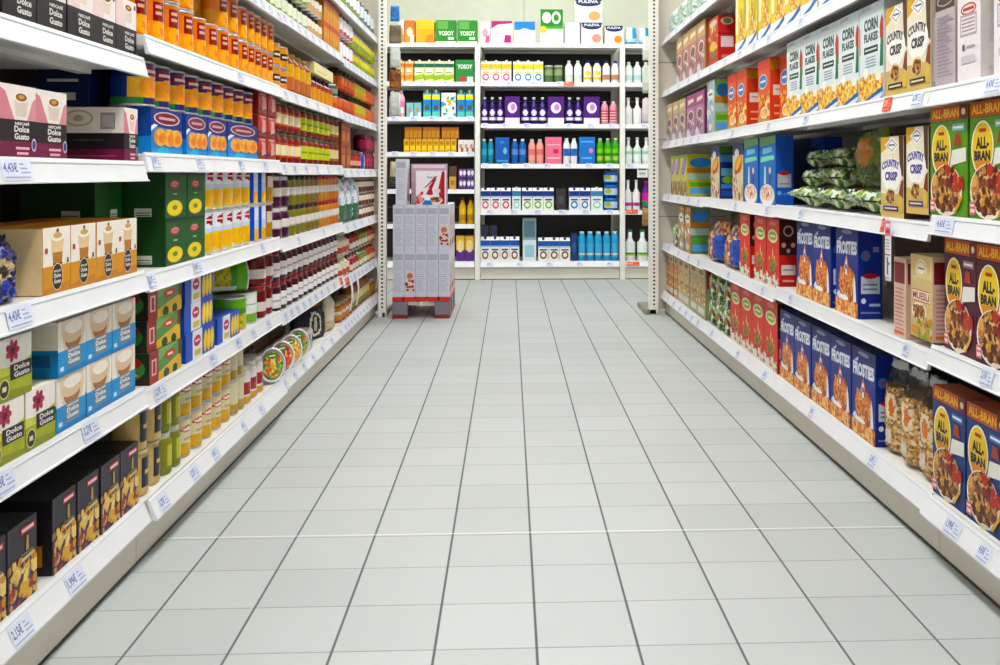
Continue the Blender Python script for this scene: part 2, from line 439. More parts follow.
tkL = [
 {0: [(76, .075, 0), (22, .07, 0)], 1: [(93, .075, 0), (6, .07, 0)], 2: [(22, .085, 0)], 3: [(19, .10, 0)]},
 {0: [(159, .06, 0), (190, .06, 0), (211, .06, 0), (258, .06, 0), (240, .05, 0)], 1: [(162, .08, 0), (215, .06, 0), (240, .06, 0), (255, .05, 0), (270, .05, 0)], 2: [(154, .045, 0), (199, .06, 0), (264, .05, 0)],
  3: [(158, .05, 0), (202, .06, 0), (243, .05, 0), (267, .05, 0)], 4: [(152, .05, 0), (242, .05, 0)], 5: many(255, 280, 4)},
 {0: many(286, 341, 7), 1: many(287, 335, 9) + [(342, .07, 1)], 2: [(300, .05, 0), (325, .05, 0)], 3: many(286, 340, 6), 4: many(287, 340, 6), 5: many(286, 342, 9), 6: [(339, .05, 0)]},
 {0: many(346, 379, 12), 1: [(348, .12, 1)] + many(352, 378, 8), 2: many(348, 377, 5), 3: many(346, 378, 6), 4: many(346, 378, 8), 5: many(346, 378, 9), 6: many(346, 378, 6)}]
tkR = [
 {0: [(958, .07, 0), (990, .05, 0)], 1: [(985, .05, 0)], 2: [(943, .09, 0)], 3: [(992, .07, 0)]},
 {0: [(873, .05, 0), (812, .045, 0)], 1: [(905, .04, 0), (790, .05, 0)], 2: [(800, .045, 0), (882, .028, 1)], 3: [(916, .06, 0), (886, .055, 1), (805, .05, 0)], 4: [(800, .06, 0)]},
 {0: [(765, .06, 0), (738, .05, 0), (712, .06, 0)], 1: [(762, .05, 0), (728, .05, 0)], 2: [(735, .05, 0), (766, .05, 0)], 3: [(732, .05, 0), (768, .05, 0)], 4: many(710, 768, 5)},
 {0: many(668, 698, 6), 1: many(668, 698, 4), 2: many(668, 698, 4), 3: many(668, 698, 5), 4: many(668, 698, 4), 5: many(668, 698, 5)}]
nm = ['nearest the camera', 'second from the camera', 'third from the camera', 'at the far end of the aisle']
for i in range(4):
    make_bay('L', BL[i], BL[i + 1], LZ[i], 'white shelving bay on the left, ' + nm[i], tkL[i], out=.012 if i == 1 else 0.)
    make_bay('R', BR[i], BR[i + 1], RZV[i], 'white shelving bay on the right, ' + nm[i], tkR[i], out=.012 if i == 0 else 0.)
# back wall shelving: black backed, white posts
DARK = '#2b2723/m'
PX1, PX2 = xb(477.5, YB), xb(622.5, YB)
BZ = [.155, .585, .98, 1.32, 1.675, 2.005]                 # centre and right bays
BZL = [.155, .470, .765, 1.08, 1.378, 1.675, 2.005]        # left bay
tb = {1: many(490, 610, 6), 2: many(485, 610, 7), 3: many(485, 612, 7), 4: many(485, 560, 4) + [(569, .09, 1)], 0: many(490, 610, 5)}
make_bay('B', PX1 - 1.24, PX1 - .024, BZL, 'white back wall shelving bay on the left behind the red pallet', {3: many(395, 470, 5), 4: many(395, 470, 5), 5: many(400, 470, 4)}, D=.50, top=2.0, panel=DARK, kick=.02, lip=.036)
make_bay('B', PX1 + .024, PX2 - .024, BZ, 'white back wall shelving bay in the middle holding milk', tb, D=.50, top=2.0, panel=DARK, kick=.02, lip=.036, posts=(PX1, PX2))
make_bay('B', PX2 + .024, PX2 + 1.24, BZ, 'white back wall shelving bay on the right with white bottles', {0: [(633, .11, 1)], 1: [(632, .1, 1)], 2: [(630, .06, 0)], 3: many(628, 645, 2)}, D=.50, top=2.0, panel=DARK, kick=.02, lip=.036)

# perforated uprights of the end displays
def end_frame(x0, x1, y, px0, px1, py, foot, label):
    root = empty('end_display_frame', ((x0 + x1) / 2, y, 0)); ox, oy = (x0 + x1) / 2, y
    check_label(label); tag(root, label, 'shelving')
    b = MB(); b.box(x0 - ox, 0, .0, x1 - ox, .05, 2.3, '#eeece4/m', bev=.003)
    for i in range(88):
        z = .06 + i * .0252
        for yy in (-.0004,):
            b.poly([(-.006, yy, z), (.006, yy, z), (.006, yy, z + .012), (-.006, yy, z + .012)], '#2c2a28')
    link('upright', b.mesh('upright'), root)
    b = MB(); b.box(px0 - ox, py - oy, .02, px1 - ox, py - oy + .018, 2.3, CREAM, bev=.002)
    for zz in (.62, 1.12, 1.62): b.box(px0 - ox, py - oy - .001, zz, px1 - ox, py - oy + .001, zz + .006, '#9b978a/m')
    link('end_panel', b.mesh('end_panel'), root)
    b = MB(); b.box(foot[0] - ox, .0, 0, foot[1] - ox, .36, .035, '#8c877c/m', bev=.004); link('foot', b.mesh('foot'), root)
    return root
end_frame(-.822, -.772, 6.08, -1.28, -.80, 6.236, (-.80, -.775), 'perforated cream upright ending the left shelving beside the pallet')
end_frame(.892, .952, 6.14, .935, 1.44, 6.236, (.862, .94), 'perforated cream upright ending the right shelving')
# ------------------------------------------------------------------ kinds of goods
def fronts(w, d, h):
    return (Face((-w / 2, 0, 0), (w, 0, 0), (0, 0, h), (0, -1, 0)),
            [Face((-w / 2, d, 0), (0, -d, 0), (0, 0, h), (-1, 0, 0)), Face((w / 2, 0, 0), (0, d, 0), (0, 0, h), (1, 0, 0))],
            Face((-w / 2, 0, h), (w, 0, 0), (0, d, 0), (0, 0, 1)))
def carton(name, h, d, base, art, side=None, top=None, sideart=None, topart=None, width=None):
    def make(w):
        w = width or w
        b = MB(); b.box(-w / 2, 0, 0, w / 2, d, h, base, top=top or side or base, side=side or base, bev=.0012)
        fr, sd, tp = fronts(w, d, h)
        art(b, fr)
        for s in sd:
            if sideart: sideart(b, s)
            else: b.rect(s, .25, .12, .75, .3, '#e8e4da'); b.rect(s, .2, .55, .8, .62, '#d8d4c8')
        if topart: topart(b, tp)
        else: b.rect(tp, .0, .46, 1, .5, '#00000022'[:7] if False else (side or base))
        return P(name, b, h=h)
    return make
LOGO = '#7c1230'
# --- coffee capsule cartons
def cup(b, fr, cu, cv, rw, glass='#e6d4c8', brew='#9a5f2c'):
    b.pg(fr, [(cu - rw * .75, cv - .2), (cu + rw * .75, cv - .2), (cu + rw, cv + .06), (cu - rw, cv + .06)], glass)
    b.ell(fr, cu, cv + .06, rw, .075, '#fbf6ee'); b.ell(fr, cu, cv + .06, rw * .8, .055, brew); b.ell(fr, cu, cv + .065, rw * .4, .028, '#d8a564')
def a_black(b, fr):
    b.rect(fr, 0, .5, 1, 1, '#f2e9e6'); b.pg(fr, [(0, .5), (.5, .5), (.3, 1), (0, 1)], '#ecd5d3'); cup(b, fr, .6, .80, .2, brew='#8a4a1e')
    b.rect(fr, 0, 0, 1, .5, '#1d171b'); b.text(fr, 'NESCAFÉ', .42, .38, .88, .44, '#e8e4e0'); b.text(fr, 'Dolce', .42, .25, .86, .35, '#e8e4e0'); b.text(fr, 'Gusto', .42, .12, .86, .22, '#e8e4e0'); b.ell(fr, .9, .9, .05, .05, '#8a4a1e')
def a_burg(b, fr):
    b.rect(fr, 0, .53, 1, 1, '#f4ebe6'); b.pg(fr, [(0, .53), (.4, .53), (.15, .9), (0, .95)], '#d9919a'); b.pg(fr, [(.75, .53), (1, .53), (1, .85), (.9, .8)], '#dda0a4'); cup(b, fr, .58, .78, .2)
    b.rect(fr, 0, .24, 1, .53, '#241a20'); b.text(fr, 'NESCAFÉ', .4, .46, .8, .51, '#f0ece8'); b.text(fr, 'Dolce', .38, .365, .8, .45, '#f0ece8'); b.text(fr, 'Gusto', .38, .265, .8, .35, '#f0ece8')
    b.rect(fr, 0, 0, 1, .24, '#7a1a44'); b.rect(fr, .42, .13, .8, .165, '#e9b7c4'); b.rect(fr, .45, .06, .77, .095, '#e9b7c4'); b.ell(fr, .93, .2, .07, .09, '#cfc4d8'); b.ell(fr, .93, .2, .05, .065, '#4a4a7a')
def s_burg(b, s):
    b.rect(s, 0, .53, 1, 1, '#f1e6dc'); b.ell(s, .38, .8, .2, .15, '#c9b49c'); b.ell(s, .38, .8, .17, .12, '#efe2d4'); b.ell(s, .38, .8, .07, .06, '#c9b49c'); b.rect(s, .68, .6, .88, .9, '#a39a98'); b.rect(s, .7, .64, .86, .86, '#c0b8b4')
    b.rect(s, 0, .24, 1, .53, '#241a20'); b.rect(s, .3, .40, .72, .405, '#b5a9a9'); b.rect(s, 0, 0, 1, .24, '#7a1a44'); b.rect(s, .1, .1, .9, .13, '#9c4a68')
def a_gold(b, fr):
    b.rect(fr, 0, .42, 1, 1, '#f6efe6'); b.rect(fr, 0, 0, 1, .42, '#dd9a3c'); b.pg(fr, [(.0, .0), (1, 0), (1, .16), (0, .08)], '#c98328')
    b.pg(fr, [(.36, .46), (.68, .46), (.76, .86), (.28, .86)], '#c08a52'); b.pg(fr, [(.33, .62), (.71, .62), (.76, .86), (.28, .86)], '#ead0a8'); b.ell(fr, .52, .86, .24, .07, '#fbf4e8'); b.ell(fr, .52, .875, .16, .045, '#d9b07a'); b.ell(fr, .52, .95, .05, .03, '#8a5a2c')
    b.rect(fr, .34, .43, .70, .46, '#6b3d1c'); b.rect(fr, .06, .62, .16, .7, '#c04a3c')
    b.ell(fr, .5, .25, .2, .21, '#f0dcb8'); b.ell(fr, .5, .25, .185, .195, '#2b211e'); b.text(fr, 'NESCAFÉ', .37, .32, .63, .36, '#f0ece8'); b.text(fr, 'Dolce', .37, .235, .63, .3, '#f0ece8'); b.text(fr, 'Gusto', .37, .15, .63, .215, '#f0ece8')
    b.pg(fr, [(.84, .44), (.93, .44), (.91, .52), (.86, .52)], '#7a5a3c')
def a_blue(b, fr):
    b.rect(fr, 0, .45, 1, 1, '#f2ece2'); b.pg(fr, [(.22, .45), (.85, .45), (.95, .8), (.9, 1), (.12, 1), (.1, .8)], '#e6d3bd'); b.ell(fr, .52, .62, .28, .2, '#b07a50'); b.ell(fr, .5, .72, .34, .16, '#e0c6a8'); b.ell(fr, .55, .84, .3, .12, '#f4ebdf')
    b.rect(fr, 0, 0, 1, .46, '#2f96d6'); b.pg(fr, [(0, 0), (1, 0), (1, .12), (0, .06)], '#1f7fc2'); b.rect(fr, .3, .12, .78, .47, '#7f8896'); b.text(fr, 'NESCAFÉ', .34, .4, .74, .45, '#f0f2f4'); b.text(fr, 'Dolce', .34, .29, .74, .38, '#f0f2f4'); b.text(fr, 'Gusto', .34, .18, .74, .27, '#f0f2f4'); b.rect(fr, .06, .1, .18, .18, '#cfe6f5')
def s_blue(b, s):
    b.rect(s, 0, .5, 1, 1, '#e9e1d4'); b.rect(s, 0, 0, 1, .5, '#2580bd'); b.rect(s, .1, .06, .55, .44, '#9fb2c4'); b.rect(s, .14, .1, .5, .13, '#5d7286'); b.rect(s, .14, .2, .5, .23, '#5d7286'); b.rect(s, .62, .2, .9, .42, '#1d5f8f')
def a_lime(b, fr):
    b.rect(fr, 0, .4, 1, 1, '#f1ece4'); b.pg(fr, [(0, .4), (1, .4), (1, .62), (.6, .5), (0, .56)], '#d3d86a')
    for i in range(7):
        a = 2 * PI * i / 7; b.ell(fr, .42 + .12 * math.cos(a), .78 + .1 * math.sin(a), .09, .06, '#9c2f4a' if i % 2 else '#b8506a', n=10, rot=a)
    b.ell(fr, .42, .78, .07, .06, '#5a1626'); b.rect(fr, 0, 0, 1, .4, '#a9b02c'); b.pg(fr, [(0, 0), (1, 0), (1, .1), (0, .18)], '#8f9620')
    b.rect(fr, .34, .3, .98, .56, '#2a2026'); b.text(fr, 'Dolce', .45, .44, .92, .53, '#e8e4e0'); b.text(fr, 'Gusto', .45, .33, .92, .42, '#e8e4e0'); b.ell(fr, .16, .2, .15, .16, '#d9dca0'); b.ell(fr, .16, .2, .13, .14, '#3b2f2a'); b.rect(fr, .1, .16, .22, .24, '#d9dca0')
def a_dessert(b, fr):
    b.rect(fr, 0, .0, 1, .1, '#33235a'); b.blobs(fr, .0, .02, 1, .52, 90, .011, ['dessert', '#d29a42', '#5e3c6e', '#e2bb6c', '#a8483c', '#3d2a5c'], 5)
    b.ell(fr, .3, .4, .15, .1, '#e9c878'); b.ell(fr, .3, .4, .09, .06, '#f4e2ae'); b.ell(fr, .55, .2, .16, .09, '#dfb45c')
    b.rect(fr, .42, .84, .9, .93, '#c0283c'); b.rect(fr, .46, .865, .86, .905, '#f0d8d8'); b.pg(fr, [(.6, .62), (.7, .62), (.68, .8), (.62, .8)], '#caa85a'); b.rect(fr, .45, .58, .85, .6, '#8d8474'); b.pg(fr, [(.42, .5), (.9, .53), (.88, .57), (.44, .55)], '#d9c18a')
    b.blobs(fr, .1, .3, .95, .56, 10, .012, ['#e9c878', '#f0d890', '#d8904a'], 9); b.rect(fr, .0, .0, .035, 1, '#5a4460')
def s_dessert(b, s): b.rect(s, .1, .12, .9, .4, '#c07a2a'); b.rect(s, .2, .5, .8, .7, '#4c3a30')
# --- cereal cartons
def heap(b, fr, v0, v1, key, seed=1, pale='#f6dfa8', n=26, u0=0., u1=1.):
    pts = [(u0, v0)] + [(u0 + (u1 - u0) * i / 10, v1 + .018 * math.sin(i * 2.1 + seed)) for i in range(11)] + [(u1, v0)]
    b.pg(fr, [(u0, v0), (u1, v0)] + [(u1 - (u1 - u0) * i / 10, v1 + .018 * math.sin(i * 2.1 + seed)) for i in range(11)], key)
    b.blobs(fr, u0 + .06, v0 + .02, u1 - .06, v1, n, .011, [key, pale], seed)
def a_cornflakes(b, fr):
    b.rect(fr, 0, .62, 1, 1, '#e3ecef'); b.rect(fr, 0, .93, 1, 1, '#cfdfe6'); b.rect(fr, .1, .945, .5, .985, '#b7c4d2')
    b.text(fr, 'CORN', .2, .73, .78, .86, '#36544e', bold=True); b.text(fr, 'FLAKES', .2, .62, .78, .71, '#4d6266', bold=True); b.rect(fr, .2, .50, .78, .57, '#25423e'); b.rect(fr, .25, .527, .73, .545, '#cfe3dc')
    for i in range(4): b.rect(fr, .26 + .02 * (i % 2), .36 + i * .03, .70, .373 + i * .03, '#9fb0ba')
    b.pg(fr, [(.86, .34), (1, .34), (1, .62), (.9, .62)], '#1f8a5c'); b.pg(fr, [(.88, .62), (1, .62), (1, .8), (.94, .86), (.86, .74)], '#c8584e'); b.pg(fr, [(0, .5), (.05, .5), (.04, .78), (0, .82)], '#d9a08c')
    heap(b, fr, 0, .27, 'corn', 3, '#f7d777', 30); b.ell(fr, .3, .3, .1, .05, '#fdfaf0'); b.ell(fr, .8, .25, .12, .05, '#f8f2e4')
    b.pg(fr, [(0, 0), (.25, .02), (.8, .11), (1, .135), (1, .085), (.7, .05), (.3, 0)], '#3a6fb8'); b.pg(fr, [(0, 0), (.3, 0), (.7, .05), (1, .085), (1, .05), (.75, 0)], '#dbe9f4'); b.pg(fr, [(.3, .0), (.75, 0), (1, .05), (1, .03), (.9, .0)], '#6e9fd6')
def a_crisp(ink, rib):
    def art(b, fr):
        b.rect(fr, 0, 0, 1, 1, '#efe6d0'); b.rect(fr, .0, 0, 1, .3, '#d9bd7a'); b.pg(fr, [(0, .8), (.34, .88), (.4, 1), (0, 1)], '#d9a92c'); b.pg(fr, [(.86, .55), (1, .5), (1, 1), (.8, 1), (.82, .8)], '#5a3a26'); b.pg(fr, [(.8, .3), (1, .25), (1, .48), (.9, .45)], '#8a4a34')
        b.pg(fr, [(.18, .9), (.5, .99), (.82, .9), (.5, .79)], '#f8f6f0'); b.pg(fr, [(.25, .895), (.5, .965), (.75, .895), (.5, .815)], '#8d93a4'); b.pg(fr, [(.29, .895), (.5, .95), (.71, .895), (.5, .83)], '#f4f2ea'); b.rect(fr, .36, .885, .64, .905, '#5d6478')
        b.ell(fr, .48, .54, .44, .2, '#fbf9f3')
        b.text(fr, 'COUNTRY', .07, .58, .83, .68, ink, arch=.45, bold=True); b.text(fr, 'CRISP', .2, .46, .76, .57, ink, bold=True)
        b.ell(fr, .45, .27, .22, .1, '#e8d6a8'); b.ell(fr, .45, .26, .19, .085, 'bran'); b.blobs(fr, .3, .2, .6, .33, 16, .008, ['bran', '#c98f4c', '#7a4420'], 4)
        b.rect(fr, .14, .09, .8, .15, rib); b.rect(fr, .2, .11, .74, .13, '#e6dcc0'); b.ell(fr, .92, .16, .1, .08, '#e6c66a')
    return art
def s_crisp(b, s): b.rect(s, .1, .08, .9, .72, '#e9dcd8'); [b.rect(s, .15, .12 + .045 * i, .85 - .1 * (i % 3), .135 + .045 * i, '#a38d90') for i in range(12)]; b.ell(s, .5, .86, .36, .06, '#6b4a3a'); b.ell(s, .5, .86, .3, .045, '#e8dfd0')
def a_crispback(b, fr):                     # turned round: printed columns of text
    b.rect(fr, .02, .72, .98, .86, '#4a3a34'); b.ell(fr, .5, .8, .4, .05, '#b8a898'); b.ell(fr, .5, .8, .34, .036, '#4a3a34')
    for i in range(17): b.rect(fr, .1, .1 + .034 * i, .9 - .14 * ((i * 7) % 3), .116 + .034 * i, '#a59aa8')
    b.rect(fr, .1, .9, .9, .97, '#8a7a70')
def a_whitecarton(b, fr):
    b.ell(fr, .5, .60, .34, .05, '#b5433a'); b.ell(fr, .5, .60, .29, .036, '#f0d9d2'); b.rect(fr, .26, .588, .74, .612, '#b5433a')
    b.rect(fr, .14, .38, .86, .56, '#b9a9ae'); b.rect(fr, .18, .4, .82, .54, '#e9e2e4')
    for i in range(4): b.rect(fr, .22, .42 + .03 * i, .78, .432 + .03 * i, '#a58f98')
    for i in range(4): b.rect(fr, .2, .7 + .045 * i, .8 - .1 * (i % 2), .714 + .045 * i, '#b7a0a6')
    b.ell(fr, .3, .29, .06, .03, '#6e5f6a'); b.rect(fr, .45, .28, .8, .3, '#b7a8b0'); b.rect(fr, .2, .16, .8, .22, '#d6cbd0'); b.rect(fr, .25, .88, .75, 1, '#6a2d35')
def a_allbran(bg, dark, light):
    def art(b, fr):
        b.rect(fr, 0, 0, 1, 1, bg)
        b.rect(fr, 0, .87, 1, 1, '#c8541e'); b.rect(fr, .8, .87, 1, 1, '#7c2430'); b.text(fr, 'ALL-BRAN', .05, .895, .78, .975, '#f6c22e'); b.ell(fr, .9, .935, .05, .03, '#f3d9b0'); b.rect(fr, 0, .862, 1, .872, dark)
        b.ell(fr, .3, .60, .29, .25, dark, rot=-.08); b.ell(fr, .31, .605, .27, .235, '#f3ecd2', rot=-.08); b.ell(fr, .31, .605, .245, .215, '#e9c436', rot=-.08); b.pg(fr, [(.12, .5), (.5, .5), (.44, .43), (.31, .40), (.18, .43)], '#e08a24')
        b.text(fr, 'ALL-', .16, .60, .47, .70, '#1d1a2e', bold=True); b.text(fr, 'BRAN', .12, .50, .5, .585, '#1d1a2e', bold=True); b.rect(fr, .24, .74, .4, .77, '#b5382c')
        b.rect(fr, .62, .77, .94, .83, light); b.rect(fr, .64, .79, .9, .81, '#f4f4f0'); b.pg(fr, [(.56, .46), (.98, .5), (.98, .62), (.62, .6)], '#e9e6de'); b.pg(fr, [(.66, .64), (.86, .64), (.82, .74), (.7, .74)], '#a8452c')
        b.ell(fr, .45, .24, .43, .235, '#efe9dc'); b.ell(fr, .45, .255, .40, .21, 'bran')
        def ins(u, v): return ((u - .45) / .38) ** 2 + ((v - .26) / .19) ** 2 < 1
        b.blobs(fr, .06, .08, .84, .46, 85, .013, ['bran', '#c98f4c', '#8a4a1e', '#e0b070', '#5a2810'], 8, ins)
        b.blobs(fr, .5, .26, .9, .44, 16, .014, ['#8e1f2a', '#c0392b', '#6a1420'], 9)
        b.rect(fr, .02, .04, .16, .15, '#d9848c'); b.rect(fr, .04, .06, .14, .09, '#f6e4e2'); b.rect(fr, .04, .11, .14, .13, '#f6e4e2')
        for i in range(6): b.ell(fr, .72 + .03 * i, .06 + .022 * i, .05, .018, '#e2b25c', n=8, rot=.9)
        b.pg(fr, [(.4, 0), (.55, 0), (.5, .06)], '#f3e6c8')
    return art
def a_frosties(b, fr):
    b.rect(fr, 0, .9, 1, 1, '#1d2a6e'); b.ell(fr, .5, .945, .24, .025, '#8d93b8')
    b.text(fr, 'FROSTIES', .05, .675, .95, .83, '#e6ebf4', shear=.16, bold=True); b.pg(fr, [(.1, .84), (.3, .9), (.26, .845)], '#c9d6ee')
    b.ell(fr, .5, .36, .36, .2, '#c4560e'); b.pg(fr, [(.34, .42), (.66, .42), (.56, .62), (.5, .68), (.44, .62)], 'frost'); b.ell(fr, .5, .36, .34, .185, 'frost'); b.blobs(fr, .2, .2, .8, .52, 36, .012, ['frost', '#f0a040', '#b8500c', '#e98a28'], 3)
    b.pg(fr, [(.46, .46), (.54, .46), (.53, .6), (.5, .64), (.47, .6)], '#f2f4f8'); b.ell(fr, .5, .55, .05, .03, '#6f86c8')
    b.pg(fr, [(.8, .12), (.95, .14), (.9, .4), (.84, .5)], '#e9eef6'); b.pg(fr, [(.05, .2), (.2, .14), (.3, .2), (.16, .26)], '#dfe6f2')
    heap(b, fr, 0, .17, 'frost', 6, '#f4cf8e', 34); b.ell(fr, .4, .19, .2, .03, '#f4f4f2')
def s_frosties(b, s):
    b.rect(s, .12, .28, .88, .47, '#c9ccd8'); b.ell(s, .5, .475, .3, .03, '#c03038'); b.rect(s, .2, .32, .8, .34, '#7a80a8'); b.rect(s, .2, .37, .8, .39, '#7a80a8')
    b.ell(s, .3, .7, .2, .06, '#3b7fc4'); b.ell(s, .3, .7, .12, .036, '#8e5a7a'); b.rect(s, .6, .74, .85, .8, '#7d86c0'); b.ell(s, .22, .2, .1, .03, '#d8dbe6'); b.rect(s, .45, .14, .9, .17, '#b8bedc'); b.rect(s, .1, .06, .9, .08, '#8088b8')
def a_red(b, fr):
    b.rect(fr, 0, .86, 1, 1, '#d8584c'); b.ell(fr, .5, .93, .28, .04, '#e68a78'); b.ell(fr, .5, .75, .38, .1, '#e0e6b8'); b.ell(fr, .5, .75, .3, .065, '#9ab04c'); b.rect(fr, .3, .735, .7, .765, '#e9edc9')
    b.pg(fr, [(.46, .3), (.56, .3), (.54, .52), (.5, .6)], '#f3e8b4'); b.ell(fr, .5, .34, .24, .1, '#8a9a34'); b.blobs(fr, .2, .2, .8, .46, 22, .013, ['choc', '#e2622c', '#7a8f2c', '#f0c878', '#c9562c'], 2)
    b.pg(fr, [(0, 0), (1, 0), (1, .1), (.6, .2), (.3, .14), (0, .22)], '#f0e2d4'); b.blobs(fr, .05, .02, .95, .16, 22, .011, ['choc', '#b8743c', '#f6ead8'], 6)
def s_red(b, s):
    b.rect(s, 0, .5, 1, 1, '#4a1a18'); b.ell(s, .5, .84, .28, .08, '#b8a49a'); b.ell(s, .5, .84, .2, .055, '#4a1a18'); b.ell(s, .25, .64, .12, .035, '#d5b8ac'); b.ell(s, .75, .64, .12, .035, '#d5b8ac'); b.ell(s, .5, .56, .1, .03, '#d5b8ac'); b.rect(s, .12, .22, .88, .36, '#e2d3d0'); b.rect(s, .2, .28, .8, .3, '#a88484'); b.rect(s, .2, .12, .8, .15, '#e6b0a8')
def a_orange(b, fr):
    b.rect(fr, 0, .85, 1, 1, '#d8341c'); b.ell(fr, .42, .66, .36, .12, '#d9e0ee'); b.ell(fr, .42, .66, .32, .1, '#5a86c4'); b.rect(fr, .2, .645, .64, .68, '#f0f3f8'); b.blobs(fr, .05, .1, .95, .48, 40, .014, ['corn', '#f4c24a', '#e0641e', '#fbe6b0'], 2); b.ell(fr, .55, .16, .32, .1, '#f2e6cf'); b.ell(fr, .55, .17, .26, .07, 'corn'); b.pg(fr, [(0, 0), (1, 0), (1, .05), (0, .1)], '#c9a25a')
def s_orange(b, s): b.rect(s, .0, .82, 1, .97, '#c07a2c'); b.rect(s, .15, .42, .85, .58, '#e9d8d2'); b.rect(s, .25, .5, .75, .52, '#b08a84'); b.rect(s, .2, .24, .8, .27, '#f0b08c'); b.rect(s, .2, .12, .8, .15, '#f0b08c')
def a_yellowflakes(b, fr):
    b.rect(fr, 0, .3, 1, 1, '#ead63a'); b.pg(fr, [(0, .3), (.22, .3), (.2, 1), (0, 1)], '#f4ecc8'); b.pg(fr, [(.7, .34), (.84, .34), (1, .7), (1, 1), (.8, 1)], '#bdb41a'); heap(b, fr, .14, .34, 'corn', 4, '#f7d777', 20, .3, 1); b.pg(fr, [(.45, .3), (.62, .3), (.66, .62), (.5, .7)], '#e2872c'); b.blobs(fr, .25, .3, .7, .6, 10, .012, ['#e2872c', '#f6e6b8', '#f4c24a'], 3)
    b.rect(fr, 0, 0, 1, .16, '#eef2f6'); b.pg(fr, [(.05, .02), (.6, .1), (1, .2), (1, .12), (.6, .04)], '#4a78c0')
def a_pinkchoc(tone):
    def art(b, fr):
        b.rect(fr, 0, .7, 1, 1, tone); b.pg(fr, [(.15, .78), (.85, .82), (.8, .9), (.2, .88)], '#f0e0c8'); b.ell(fr, .5, .5, .36, .14, '#e0cfd8'); b.ell(fr, .5, .5, .28, .1, 'choc'); b.blobs(fr, .05, .05, .95, .42, 34, .015, ['choc', '#c9a0b4', '#8d5a7a', '#e8dcd0', '#6a6f9c'], 5); b.pg(fr, [(0, 0), (.6, 0), (.3, .2), (0, .16)], '#d8d6dc')
    return art
def s_green(b, s): b.ell(s, .5, .8, .4, .12, '#5a8fd0'); b.rect(s, 0, .56, 1, .68, '#c07a2c'); b.rect(s, 0, .4, 1, .55, '#a9c0b4'); b.rect(s, .1, .06, .9, .2, '#6fa8d8'); b.rect(s, .1, .24, .9, .34, '#5fa82e')
def a_mixbox(b, fr): b.blobs(fr, 0, .0, 1, .95, 40, .02, ['#8fb0dc', '#f0dcae', '#6a88c8', '#e9a860', '#f4efe2', '#7fae3a'], 7); b.ell(fr, .5, .74, .4, .1, '#f0eede'); b.rect(fr, .24, .72, .76, .76, '#5a6fae')
def a_krisp(b, fr):
    b.pg(fr, [(0, .85), (1, .9), (1, 1), (0, 1)], '#6fa86a'); b.pg(fr, [(.2, .74), (.8, .77), (.78, .84), (.22, .83)], '#7fd0e8'); b.pg(fr, [(.06, .62), (.94, .66), (.9, .72), (.1, .7)], '#8fe0b8')
    b.pg(fr, [(.3, .3), (.42, .3), (.4, .56), (.34, .56)], '#d8ecd0'); b.pg(fr, [(.62, .3), (.74, .3), (.76, .5), (.66, .54)], '#5a4a9c'); b.ell(fr, .68, .5, .07, .05, '#f2c8a8')
    b.ell(fr, .5, .14, .46, .16, '#f4eee6'); b.ell(fr, .5, .17, .38, .11, '#ecd8c0'); b.blobs(fr, .2, .1, .8, .24, 24, .011, ['#f0dfc6', '#d8a888', '#c9605a', '#f8f2ea'], 2)
def s_krisp(b, s): b.rect(s, .12, .26, .88, .45, '#b9b4bc'); b.ell(s, .5, .46, .3, .03, '#b83038'); b.rect(s, .2, .3, .8, .32, '#8a8694'); b.ell(s, .22, .18, .12, .03, '#7fb0e0'); b.rect(s, .4, .15, .9, .18, '#5a8fd0')
def a_yellowkid(b, fr):
    b.ell(fr, .5, .72, .44, .14, '#7a5aa8', rot=.6); b.ell(fr, .5, .72, .34, .08, '#a88fd0', rot=.6); b.pg(fr, [(0, 0), (1, 0), (1, .3), (.5, .42), (0, .25)], '#9a7a4c'); b.blobs(fr, .05, .02, .95, .4, 26, .018, ['choc', '#c9b06a', '#d8cfa0', '#8a8a4c'], 3); b.rect(fr, 0, .92, 1, 1, '#8aa03a')
def s_bluegreen(b, s):
    b.rect(s, 0, .86, 1, 1, '#3d6a2c'); b.rect(s, 0, .7, 1, .84, '#5a86b0'); b.rect(s, .1, .62, .9, .68, '#1c2a6a'); b.rect(s, .1, .44, .9, .58, '#6aa0b0'); b.ell(s, .5, .36, .36, .07, '#6f9a2c'); b.rect(s, .1, .2, .9, .28, '#5f86cc'); b.rect(s, .1, .06, .9, .16, '#3a58a8')
def a_banana(b, fr):
    b.rect(fr, 0, .8, 1, 1, '#3a4a7c'); b.ell(fr, .4, .84, .2, .07, '#e6e2d8'); b.ell(fr, .55, .62, .42, .16, '#d8942c', rot=.3); b.ell(fr, .55, .6, .34, .1, '#b8442c', rot=.4); b.ell(fr, .55, .64, .3, .07, '#f0b83c', rot=.4); b.pg(fr, [(0, 0), (1, 0), (1, .44), (.6, .5), (0, .4)], '#dcd2b4'); b.blobs(fr, .05, .04, .95, .46, 24, .017, ['choc', '#d8b078', '#b8704a', '#efe6cf'], 9)
def a_beige(b, fr): b.rect(fr, 0, .8, 1, 1, '#c9b890'); b.ell(fr, .5, .88, .3, .05, '#8a6a3a'); b.blobs(fr, 0, .25, 1, .7, 34, .018, ['muesli', '#c9954c', '#efe2bc', '#a8682c'], 4); b.rect(fr, .1, .08, .9, .2, '#d8dccf')
def s_redbit(b, s): b.rect(s, .1, .6, .9, .95, '#b8382c'); b.rect(s, .1, .1, .9, .5, '#8aa06a')
